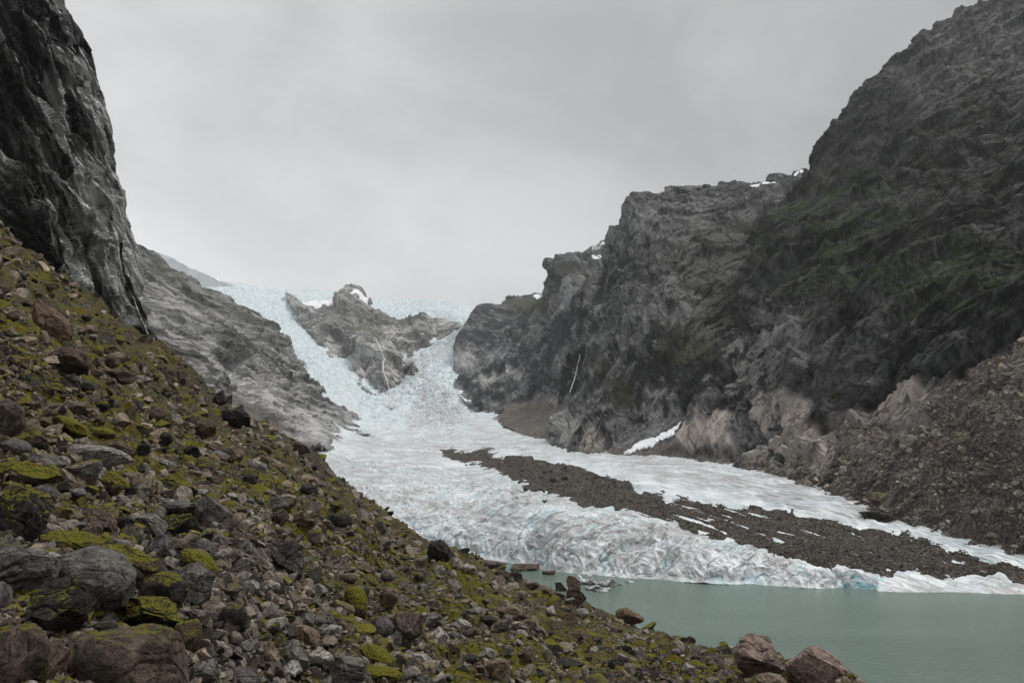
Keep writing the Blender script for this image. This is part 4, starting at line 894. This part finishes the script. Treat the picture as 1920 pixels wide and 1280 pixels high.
# fillers: the other stones large enough to tell apart
def slope_u(px): return np.interp(px, [p[0] for p in sil], [p[1] for p in sil])
tone = dict(g='grey', l='light grey', d='blackish', p='pale', b='brown', r='reddish', t='tan', v='violet-grey', w='whitish')
fill = 0; tries = 0; seen = {}
while fill < 158 and tries < 30000:
    tries += 1
    x = rng.uniform(4, 1540); y = rng.uniform(430, 1276)
    if y < slope_u(x) + 10: continue
    far = (y - slope_u(x)) / 500
    w_ = rng.uniform(20, 46) * (.55 + .6 * min(1, far + .15)); h_ = w_ * rng.uniform(.5, .85)
    if any(abs(x - u[0]) < (w_ + u[2]) * .42 and abs(y - u[1]) < (h_ + u[3]) * .42 for u in used): continue
    hero = sorted(used[:len(HERO)], key=lambda u: (u[0] - x) ** 2 + (u[1] - y) ** 2)[:2]
    col = rng.choice(list('ggggllddpbrttvw')) if x > 350 or y > 850 else rng.choice(list('bbdgt'))
    ms = float(rng.choice([0, 0, 0, .12, .3, .5]))
    dx, dy = x - hero[0][0], y - hero[0][1]
    rel = ('right of' if dx > 0 else 'left of') if abs(dx) > abs(dy) * 1.2 else ('below' if dy > 0 else 'above')
    form = 'flat' if h_ < w_ * .58 else ('blocky' if h_ > w_ * .75 else 'low')
    sz = 'small' if w_ < 24 else 'medium'
    lab = f"{sz} {tone[col]} {form} stone{' with moss' if ms > .2 else ''} {rel} the {hero[0][4]}"
    if len(lab.split()) > 15: lab = f"{tone[col]} {form} stone {rel} the {hero[0][4]}"
    if lab in seen: continue
    seen[lab] = 1
    o = put_stone('boulder', x, y, w_, h_, rng.uniform(-8, 30), col, ms, (.55, .85) if rng.random() < .7 else (.75, .93), sub=3 if w_ < 26 else 4, seed=700 + fill)
    tag(o, lab, 'boulder', 'boulders lying on the scree slope'); used.append((x, y, w_, h_, '')); fill += 1

# rubble: uncountable small stones, one object for each field
PROTO = {k: [stone(k, 900 + j, 7, (.26, .74), .04 if k > 1 else 0)[0] for j in range(24)] for k in (1, 2, 3)}
def rubble(name, pos, size, lum, warm, moss, label, subs, flat=.7):
    VV = []; FF = []; A = [[], [], [], []]; base = 0
    for k in (1, 2, 3):
        idx = np.where(subs == k)[0]
        if not len(idx): continue
        P0 = np.array(PROTO[k]); Fk = ICO[k][1]; n = len(P0[0])
        pr = P0[rng.integers(0, 24, len(idx))]
        sc_ = rng.uniform(.5, 1.35, (len(idx), 1, 3)) * np.array([1, 1, flat]) * size[idx][:, None, None]
        q = rng.normal(size=(len(idx), 4)) * np.array([1, .35, .35, 1]); q[:, 0] += .3; q /= np.linalg.norm(q, axis=1)[:, None]
        w_, x, y, z = q.T
        Rm = np.stack([1 - 2 * (y * y + z * z), 2 * (x * y - z * w_), 2 * (x * z + y * w_), 2 * (x * y + z * w_), 1 - 2 * (x * x + z * z), 2 * (y * z - x * w_), 2 * (x * z - y * w_), 2 * (y * z + x * w_), 1 - 2 * (x * x + y * y)], -1).reshape(-1, 3, 3)
        V = np.einsum('nvk,njk->nvj', pr * sc_, Rm) + pos[idx][:, None]
        VV.append(V.reshape(-1, 3)); FF.append((Fk[None] + (np.arange(len(idx)) * n)[:, None, None]).reshape(-1, 3) + base); base += len(idx) * n
        for c, v in enumerate((lum, warm, moss, size)): A[c].append(np.repeat(v[idx], n))
    o = build(name, np.concatenate(VV), np.concatenate(FF), M['rubble'], dict(zip(('tint', 'warm', 'mossy', 'size'), [np.concatenate(a) for a in A])), smooth=False)
    return tag(o, label, 'rubble', kind='stuff')

def scatter(Sh, ny, n, pxsize, region=None, dens=None, sink=.2, lift=0.):
    """random points of a sheet, even in the picture plane, with stone radii drawn in picture units"""
    P = Sh.P[:ny]; nx = P.shape[1]
    out = []
    i = rng.uniform(0, ny - 1.01, n * 5); j = rng.uniform(0, nx - 1.01, n * 5)
    i0 = i.astype(int); j0 = j.astype(int)
    pos = P[i0, j0] + (P[i0 + 1, j0] - P[i0, j0]) * (i - i0)[:, None] + (P[i0, j0 + 1] - P[i0, j0]) * (j - j0)[:, None]
    px, py = Sh.px[i0, j0], Sh.py[i0, j0]
    area = np.abs((Sh.px[i0, j0 + 1] - Sh.px[i0, j0]) * (Sh.py[i0 + 1, j0] - Sh.py[i0, j0])); wgt = area / np.percentile(area, 95)
    if dens is not None: wgt = wgt * dens(px, py, pos)
    keep = (rng.random(len(i)) < wgt) & (px > -60) & (px < 1980) & (py < 1330) & (py > -20)
    pos, px, py = pos[keep][:n], px[keep][:n], py[keep][:n]
    m = len(pos); r = pxsize(rng.random(m), px, py, pos[:, 1]) * pos[:, 1] / F / 2
    pos = pos.copy(); pos[:, 2] += r * (.35 - sink)
    return pos, r, px, py
def psz(lo, hi, p=2.6):
    return lambda u, x, y, d: (lo ** (1 - p) + u * (hi ** (1 - p) - lo ** (1 - p))) ** (1 / (1 - p)) * np.clip(1.35 * (d / 20) ** -.12, .6, 1.5)
def fgd_dens(px, py, pos): 
    m = fbm(pos / 6, 3, 240); g = fbm(pos / 2.2, 3, 247)
    return np.clip(.62 + .9 * m + .7 * g, .10, 1) * (1 - .6 * polymask(px, py, [(-200, 380), (130, 520), (280, 640), (330, 700), (200, 680), (0, 560), (-200, 520)], 14))
pos, r, px, py = scatter(FG, nyf, 62000, psz(4.4, 30, 2.5), dens=fgd_dens, sink=.1)
print('rubble', len(r))
q_ = r / pos[:, 1] * F * 2
tn = np.clip(.12 + .6 * rng.random(len(r)) ** 1.4 + .35 * (rng.random(len(r)) > .88) + .25 * fbm(pos / 14, 2, 244), .06, 1); wm = np.clip(.6 + .35 * rng.normal(size=len(r)) + .5 * (px < 420) * (py < 850), 0, 1)
ms = np.where(rng.random(len(r)) < .42, rng.uniform(.2, .75, len(r)), 0) * (fbm(pos / 5, 2, 246) > -.12)
rubble('rubble', pos, r, tn, wm, ms, 'countless small stones and cobbles strewn over the mossy scree slope', np.where(q_ < 7, 1, np.where(q_ < 15, 2, 3)))
G = SH['mountain_giant']; nyg = int(1050 * DETAIL)
gm = lambda px, py, pos: polymask(px, py, [(1345, 900), (1400, 866), (1450, 860), (1540, 852), (1560, 805), (1700, 795), (1745, 745), (1880, 655), (1960, 600), (2000, 1300), (1345, 1100)], 9) * np.clip(.5 + 1.2 * fbm(pos / 22, 3, 250), .08, 1)
pos, r, px, py = scatter(G, nyg, 22000, lambda u, x, y, d: (2.6 ** -1.8 + u * (17. ** -1.8 - 2.6 ** -1.8)) ** (-1 / 1.8), dens=gm, sink=.1)
rubble('scree_rubble', pos, r, np.clip(.2 + .9 * rng.random(len(r)) ** 1.6, .08, 1), np.clip(.6 + .3 * rng.normal(size=len(r)), 0, 1), 0 * r, 'loose brown and pale stones covering the scree below the right mountain', np.where(r / pos[:, 1] * F * 2 < 6, 1, 2))
nym = int(150 * DETAIL)
pos, r, px, py = scatter(MORS, nym, 12000, lambda u, x, y, d: (1.5 ** -2.4 + u * (7. ** -2.4 - 1.5 ** -2.4)) ** (-1 / 2.4), dens=lambda px, py, pos: polymask(px, py, MOR, 5))
rubble('moraine_rubble', pos, r, np.clip(.22 + .16 * rng.normal(size=len(r)), .04, 1), np.clip(.5 + .3 * rng.normal(size=len(r)), 0, 1), 0 * r, 'loose dark stones scattered along the moraine on the ice', np.where(r > 0, 1, 1))
W = SH['mountain_wall']
pos, r, px, py = scatter(W, int(760 * DETAIL), 3500, lambda u, x, y, d: (2.0 ** -2.2 + u * (9. ** -2.2 - 2.0 ** -2.2)) ** (-1 / 2.2), dens=lambda px, py, pos: polymask(px, py, [(1028, 856), (1060, 846), (1110, 848), (1160, 838), (1190, 828), (1240, 826), (1300, 858), (1400, 866), (1500, 884), (1500, 910), (1300, 875), (1028, 870)], 4))
if len(pos): rubble('talus_rubble', pos, r, np.clip(.28 + .18 * rng.normal(size=len(r)), .05, 1), np.clip(.4 + .3 * rng.normal(size=len(r)), 0, 1), 0 * r, 'dark stones piled along the foot of the mountain wall', np.where(r > 0, 1, 1))

# ------------------------------------------------------------------ snow patches and waterfalls, thin sheets that lie on the rock
def drape(name, Sh, poly, mat, lift, label, cat, group=None, soft=5, thr=.7, kind=None, nzs=8):
    pl = np.array(poly); x0, y0 = pl.min(0) - soft * 2; x1, y1 = pl.max(0) + soft * 2
    sel = (Sh.px >= x0) & (Sh.px <= x1) & (Sh.py >= y0) & (Sh.py <= y1)
    ii, jj = np.where(sel)
    if not len(ii): print('drape empty', name); return
    a, b, c, d = ii.min(), ii.max() + 1, jj.min(), jj.max() + 1
    P = Sh.P[a:b, c:d]; N = Sh.N[a:b, c:d]; px, py = Sh.px[a:b, c:d], Sh.py[a:b, c:d]
    mk = polymask(px, py, poly, soft)
    # snow fills the hollows: smooth the ground under it a little
    Q = P.copy()
    for _ in range(24):
        Q[1:-1, 1:-1] = (Q[:-2, 1:-1] + Q[2:, 1:-1] + Q[1:-1, :-2] + Q[1:-1, 2:]) / 4
    view = -P / np.linalg.norm(P, axis=-1)[..., None]
    Q = Q + (N * .5 + view * .5) * (lift * 1.8 * Sh.K.mean() * (1.2 * mk - .35) + .15 * fbm(P / nzs, 3, 260))[..., None]
    n0, n1 = mk.shape; f = gridfaces(n0, n1); keep = (mk > thr * .55).ravel()[f].all(1); f = f[keep]
    if not len(f): print('drape none', name, mk.max()); return
    u, inv = np.unique(f, return_inverse=True); f = inv.reshape(-1, 4).astype(np.int32)
    if Sh.flip: f = f[:, ::-1]
    V = Q.reshape(-1, 3)[u]; k = len(V)
    Vb = P.reshape(-1, 3)[u] - (N * lift * .6).reshape(-1, 3)[u]
    o = build(name, np.concatenate([V, Vb]), np.concatenate([f, f[:, ::-1] + k]), mat)
    return tag(o, label, cat, group, kind)
SG = 'patches of old snow'
drape('snow_patch', SH['mountain_wall'], [(1168, 851), (1185, 838), (1205, 826), (1228, 820), (1250, 808), (1272, 793), (1280, 790), (1268, 806), (1252, 820), (1235, 826), (1222, 838), (1205, 840), (1188, 847)], M['snow'], 1.3, 'white crescent snow patch at the foot of the mountain wall', 'snow patch', SG, 2.5)
drape('snow_patch', SH['mountain_wall'], [(1385, 346), (1410, 340), (1440, 337), (1452, 332), (1462, 336), (1440, 344), (1415, 346), (1400, 350)], M['snow'], 2.5, 'broken snow patch on the skyline of the mountain wall', 'snow patch', SG, 3)
drape('snow_patch', SH['mountain_wall'], [(1480, 326), (1515, 318), (1520, 324), (1490, 330)], M['snow'], 2.5, 'snow streak on the skyline beside the giant mountain', 'snow patch', SG, 3)
drape('snow_patch', SH['mountain_headland'], [(1088, 468), (1110, 460), (1140, 448), (1144, 453), (1120, 464), (1095, 471)], M['snow'], 2.5, 'long snow patch on the top edge of the headland', 'snow patch', SG, 3)
drape('snow_patch', SH['mountain_headland'], [(1118, 474), (1132, 476), (1132, 482), (1120, 480)], M['snow'], 2.5, 'small square snow patch under the long one', 'snow patch', SG, 3)
drape('snow_patch', SH['mountain_headland'], [(1000, 551), (1024, 542), (1027, 547), (1008, 556)], M['snow'], 2.5, 'snow patch in the notch where the headland steps up', 'snow patch', SG, 3)
drape('snow_patch', SH['mountain_headland'], [(985, 578), (998, 576), (998, 582), (988, 582)], M['snow'], 2., 'tiny snow patch on the green headland shoulder', 'snow patch', SG, 3)
drape('snow_patch', SH['rock_island'], [(652, 548), (668, 544), (690, 556), (694, 572), (684, 566), (672, 556), (660, 556)], M['snow'], 3, 'snow patch across the summit knob of the rock island', 'snow patch', SG, 3)
drape('snow_patch', SH['rock_island'], [(566, 568), (580, 558), (600, 552), (632, 544), (645, 554), (622, 556), (604, 562), (590, 570), (575, 576)], M['snow'], 3, 'smooth snow apron left of the summit knob', 'snow patch', SG, 4)
drape('snow_patch', SH['mountain_spur'], [(250, 470), (266, 472), (272, 478), (256, 476)], M['snow'], 2.5, 'small snow streak near the top of the left spur', 'snow patch', SG, 3)
drape('snow_patch', SH['mountain_headland'], [(848, 732), (862, 738), (880, 752), (884, 758), (862, 750)], M['snow'], 2.5, 'snow wedge between the smaller icefall and the headland', 'snow patch', SG, 3)
WG = 'waterfalls on the rock faces'
def fall(Sh, pts, wd, label):
    """a ribbon of falling water, a little proud of the rock, following it down"""
    pts = np.array(pts, float); n = 60; L = np.r_[0, np.cumsum(np.hypot(*np.diff(pts, axis=0).T))]; t_ = np.linspace(0, L[-1], n)
    x = np.interp(t_, L, pts[:, 0]); y = np.interp(t_, L, pts[:, 1]); w_ = np.interp(t_, L, wd) * .42
    jit = fbm(np.stack([t_ / 9, 0 * t_, 0 * t_ + len(label)], -1), 3, 77); x = x + 1.6 * jit; w_ = w_ * (1 + .5 * fbm(np.stack([t_ / 4, 0 * t_ + 5, 0 * t_], -1), 2, 78))
    D = np.array([sheet_point(Sh, a, b) for a, b in zip(x, y)])
    D = np.array([D[max(0, k - 2):k + 3].min() for k in range(n)]) * .996 - .4
    V = []
    for a, b, d, ww in zip(x, y, D, w_):
        c = at(a, b, d); h_ = ww / 2 * d / F; q_ = h_ * .8
        V += [c + (-h_, 0, 0), c + (0, -q_, 0), c + (h_, 0, 0), c + (0, q_, 0)]
    Fc = [(4 * k + m_, 4 * k + (m_ + 1) % 4, 4 * k + 4 + (m_ + 1) % 4, 4 * k + 4 + m_) for k in range(n - 1) for m_ in range(4)]
    tag(build('waterfall', np.array(V), np.array(Fc), M['fall']), label, 'waterfall', WG)
fall(SH['mountain_wall'], [(1088, 664), (1084, 680), (1080, 700), (1073, 722), (1068, 736)], [3, 4, 5, 5, 4], 'thin white waterfall on the mountain wall right of the headland')
fall(SH['rock_island'], [(703, 632), (712, 650), (720, 672), (718, 695), (728, 720), (733, 745)], [3, 4, 4, 5, 4, 4], 'crooked white cascade down the rock island')
fall(SH['left_cliff'], [(250, 556), (258, 580), (266, 602), (276, 622), (284, 640)], [3, 5, 5, 4, 3], 'narrow white waterfall at the foot of the left cliff')

# ------------------------------------------------------------------ plants on the scree slope
def leafmat(name, a, b):
    t = NT(name); c = t.mix(t.ramp(t.noise(.15, None, 3), .3, .7), a, b); return t.fin(c, .7, None, .2)
M['grass'] = leafmat('grass_blade', (.028, .045, .010), (.085, .105, .022))
M['bush'] = leafmat('shrub_leaf', (.010, .020, .004), (.045, .065, .014))
M['dry'] = leafmat('moss_tuft', (.045, .045, .008), (.17, .155, .022))
def tufts(name, pos, hgt, nb, mat, label, cat):
    n = len(pos); k = nb
    a = rng.uniform(0, 2 * math.pi, (n, k)); ln = hgt[:, None] * rng.uniform(.5, 1.2, (n, k)); lean = rng.uniform(.2, 1.1, (n, k)); wd = ln * .10
    d = np.stack([np.cos(a), np.sin(a), 0 * a], -1); sd = np.stack([-np.sin(a), np.cos(a), 0 * a], -1)
    o0 = pos[:, None] + d * (rng.uniform(0, .7, (n, k)) * hgt[:, None])[..., None]
    m_ = o0 + d * (ln * lean * .35)[..., None]; m_[..., 2] += ln * .6
    e_ = o0 + d * (ln * lean * .9)[..., None]; e_[..., 2] += ln * .9
    V = np.stack([o0 - sd * wd[..., None], o0 + sd * wd[..., None], m_ + sd * wd[..., None] * .7, m_ - sd * wd[..., None] * .7, e_ + sd * wd[..., None] * .1, e_ - sd * wd[..., None] * .1], 2).reshape(-1, 3)
    b = (np.arange(n * k) * 6)[:, None]
    return tag(build(name, V, np.concatenate([b + [0, 1, 2, 3], b + [3, 2, 4, 5]]), mat, smooth=False), label, cat, kind='stuff')
def tuft_d(px, py, pos): return (fbm(pos / 3.5, 3, 270) > .12) * 1.0
pos, r, px, py = scatter(FG, nyf, 9000, psz(5, 13), dens=lambda px, py, pos: tuft_d(px, py, pos) * (pos[:, 1] < 70), sink=.5)
tufts('moss', pos, r * 1.0, 9, M['dry'], 'yellow-green moss tufts growing between the scree stones', 'moss')
def vegd(px, py, pos): return polymask(px, py, [(1430, 400), (1500, 350), (1600, 345), (1690, 390), (1760, 440), (1900, 480), (1920, 620), (1750, 600), (1650, 560), (1550, 570), (1460, 540), (1420, 500)], 40) * (fbm(pos / 14, 3, 290) > -.02) + .35 * polymask(px, py, [(1480, 340), (1600, 220), (1940, 100), (1940, 640), (1700, 620)], 50) * (fbm(pos / 9, 3, 291) > .22)
pos, r, px, py = scatter(G, nyg, 6000, lambda u, x, y, d: 2.5 + 4 * u, dens=vegd, sink=.5)
tufts('shrubbery', pos, r * 1.1, 9, M['bush'], 'dark green low shrubs clinging to the ledges of the giant mountain', 'shrubs')
pos, r, px, py = scatter(FG, nyf, 1500, psz(9, 22), dens=lambda px, py, pos: (fbm(pos / 5, 2, 280) > .33) * (pos[:, 1] < 120) * 1.0, sink=.4)
tufts('grass', pos, r * 1.1, 8, M['grass'], 'green grass and fern tufts growing between the boulders', 'grass')

# ------------------------------------------------------------------ haze, light, world
def box(name, a, b, mat):
    x0, y0, z0 = a; x1, y1, z1 = b
    V = np.array([[x0, y0, z0], [x1, y0, z0], [x1, y1, z0], [x0, y1, z0], [x0, y0, z1], [x1, y0, z1], [x1, y1, z1], [x0, y1, z1]])
    return build(name, V, np.array([[0, 3, 2, 1], [4, 5, 6, 7], [0, 1, 5, 4], [1, 2, 6, 5], [2, 3, 7, 6], [3, 0, 4, 7]]), mat, smooth=False)
HAZE = .000045
m = bpy.data.materials.new('haze_air'); m.use_nodes = True; t = m.node_tree; t.nodes.clear()
vo = t.nodes.new('ShaderNodeOutputMaterial'); pv = t.nodes.new('ShaderNodeVolumePrincipled')
pv.inputs['Color'].default_value = (.93, .95, .96, 1); pv.inputs['Density'].default_value = HAZE; pv.inputs['Anisotropy'].default_value = .2
t.links.new(pv.outputs[0], vo.inputs['Volume'])
zt = max(float(s.P[..., 2].max()) for s in list(SH.values()) + [ICE_S, RIDGE_S]) + 8
hz = box('haze', (-8000, -6600, LAKE - 6), (8000, 9400, zt), m)
tag(hz, 'thin pale mist filling the glacier valley', 'haze', kind='stuff')

w = bpy.data.worlds.new('World'); sc.world = w; w.use_nodes = True; t = w.node_tree; t.nodes.clear()
N = t.nodes.new; L = t.links.new
out = N('ShaderNodeOutputWorld'); bg = N('ShaderNodeBackground'); L(bg.outputs[0], out.inputs[0])
sky = N('ShaderNodeTexSky'); sky.sky_type = 'NISHITA'; sky.sun_disc = False
SUN_EL, SUN_AZ = R(58), R(62)       # azimuth from +Y (view direction), positive = right
sky.sun_elevation = SUN_EL; sky.sun_rotation = SUN_AZ
tc = N('ShaderNodeTexCoord'); sep = N('ShaderNodeSeparateXYZ'); L(tc.outputs['Generated'], sep.inputs[0])
mp = N('ShaderNodeMapping'); mp.inputs['Scale'].default_value = (1, 1, 1.7); L(tc.outputs['Generated'], mp.inputs[0])
n1 = N('ShaderNodeTexNoise'); n1.inputs['Scale'].default_value = 3.1; n1.inputs['Detail'].default_value = 7; n1.inputs['Roughness'].default_value = .55; n1.inputs['Distortion'].default_value = .25
L(mp.outputs[0], n1.inputs['Vector'])
cr = N('ShaderNodeMapRange'); cr.interpolation_type = 'SMOOTHSTEP'; cr.inputs['From Min'].default_value = .33; cr.inputs['From Max'].default_value = .66
cr.inputs['To Min'].default_value = .88; cr.inputs['To Max'].default_value = 1.13; L(n1.outputs['Fac'], cr.inputs['Value'])
gr = N('ShaderNodeValToRGB'); L(sep.outputs[2], gr.inputs[0])
els = gr.color_ramp.elements
els[0].position = 0; els[0].color = (.70, .71, .71, 1); els[1].position = 1; els[1].color = (1.05, 1.06, 1.08, 1)
for p, c in ((.12, .72), (.22, .68), (.36, .57), (.50, .55), (.62, .85)):
    e = els.new(p); e.color = (c, c * 1.0, c * 1.0, 1)
mu = N('ShaderNodeMix'); mu.data_type = 'RGBA'; mu.blend_type = 'MULTIPLY'; mu.inputs[0].default_value = 1
L(gr.outputs[0], mu.inputs[6]); L(cr.outputs[0], mu.inputs[7])
dn = N('ShaderNodeVectorMath'); dn.operation = 'DOT_PRODUCT'; L(tc.outputs['Generated'], dn.inputs[0])
dn.inputs[1].default_value = (math.sin(SUN_AZ) * math.cos(SUN_EL), math.cos(SUN_AZ) * math.cos(SUN_EL), math.sin(SUN_EL))
dm = N('ShaderNodeMapRange'); dm.interpolation_type = 'SMOOTHSTEP'; dm.inputs['From Min'].default_value = .88; dm.inputs['From Max'].default_value = 1
dm.inputs['To Min'].default_value = 1; dm.inputs['To Max'].default_value = 4.5; L(dn.outputs['Value'], dm.inputs['Value'])
gx = N('ShaderNodeMapRange'); gx.inputs['From Min'].default_value = -.5; gx.inputs['From Max'].default_value = .5   # thinner cloud to the left
gx.inputs['To Min'].default_value = 1.20; gx.inputs['To Max'].default_value = .72; L(sep.outputs[0], gx.inputs['Value'])
mg = N('ShaderNodeMath'); mg.operation = 'MULTIPLY'; L(dm.outputs[0], mg.inputs[0]); L(gx.outputs[0], mg.inputs[1])
mm = N('ShaderNodeMath'); mm.operation = 'MULTIPLY'; L(mg.outputs[0], mm.inputs[0]); mm.inputs[1].default_value = 1.0
m2 = N('ShaderNodeVectorMath'); m2.operation = 'SCALE'; L(mu.outputs[2], m2.inputs[0]); L(mm.outputs[0], m2.inputs['Scale'])
# overcast: a little of the sky's own light comes through the cloud sheet
ml = N('ShaderNodeMix'); ml.data_type = 'RGBA'; ml.blend_type = 'MIX'; ml.inputs[0].default_value = .04
sb = N('ShaderNodeVectorMath'); sb.operation = 'SCALE'; sb.inputs['Scale'].default_value = 1.0; L(sky.outputs[0], sb.inputs[0])
sk = N('ShaderNodeVectorMath'); sk.operation = 'SCALE'; sk.inputs['Scale'].default_value = 10.0; L(m2.outputs[0], sk.inputs[0])
L(sk.outputs[0], ml.inputs[6]); L(sb.outputs[0], ml.inputs[7]); L(ml.outputs[2], bg.inputs[0])
bg.inputs[1].default_value = .1
sun = bpy.data.objects.new('sun', bpy.data.lights.new('sun', 'SUN')); C.objects.link(sun)
sun.data.energy = 1.5; sun.data.angle = R(11); sun.data.color = (1, .97, .93)
sun.rotation_euler = (R(90) - SUN_EL, 0, -SUN_AZ + math.pi)
sun.rotation_euler = (math.pi / 2 - SUN_EL, 0, math.pi - SUN_AZ)

sc.view_settings.view_transform = 'Standard'; sc.view_settings.look = 'None'; sc.view_settings.exposure = 0; sc.view_settings.gamma = 1
cy = sc.cycles
cy.use_denoising = True; cy.denoiser = 'OPENIMAGEDENOISE'
cy.max_bounces = 5; cy.diffuse_bounces = 2; cy.glossy_bounces = 2; cy.volume_bounces = 1; cy.transmission_bounces = 2
cy.use_adaptive_sampling = False
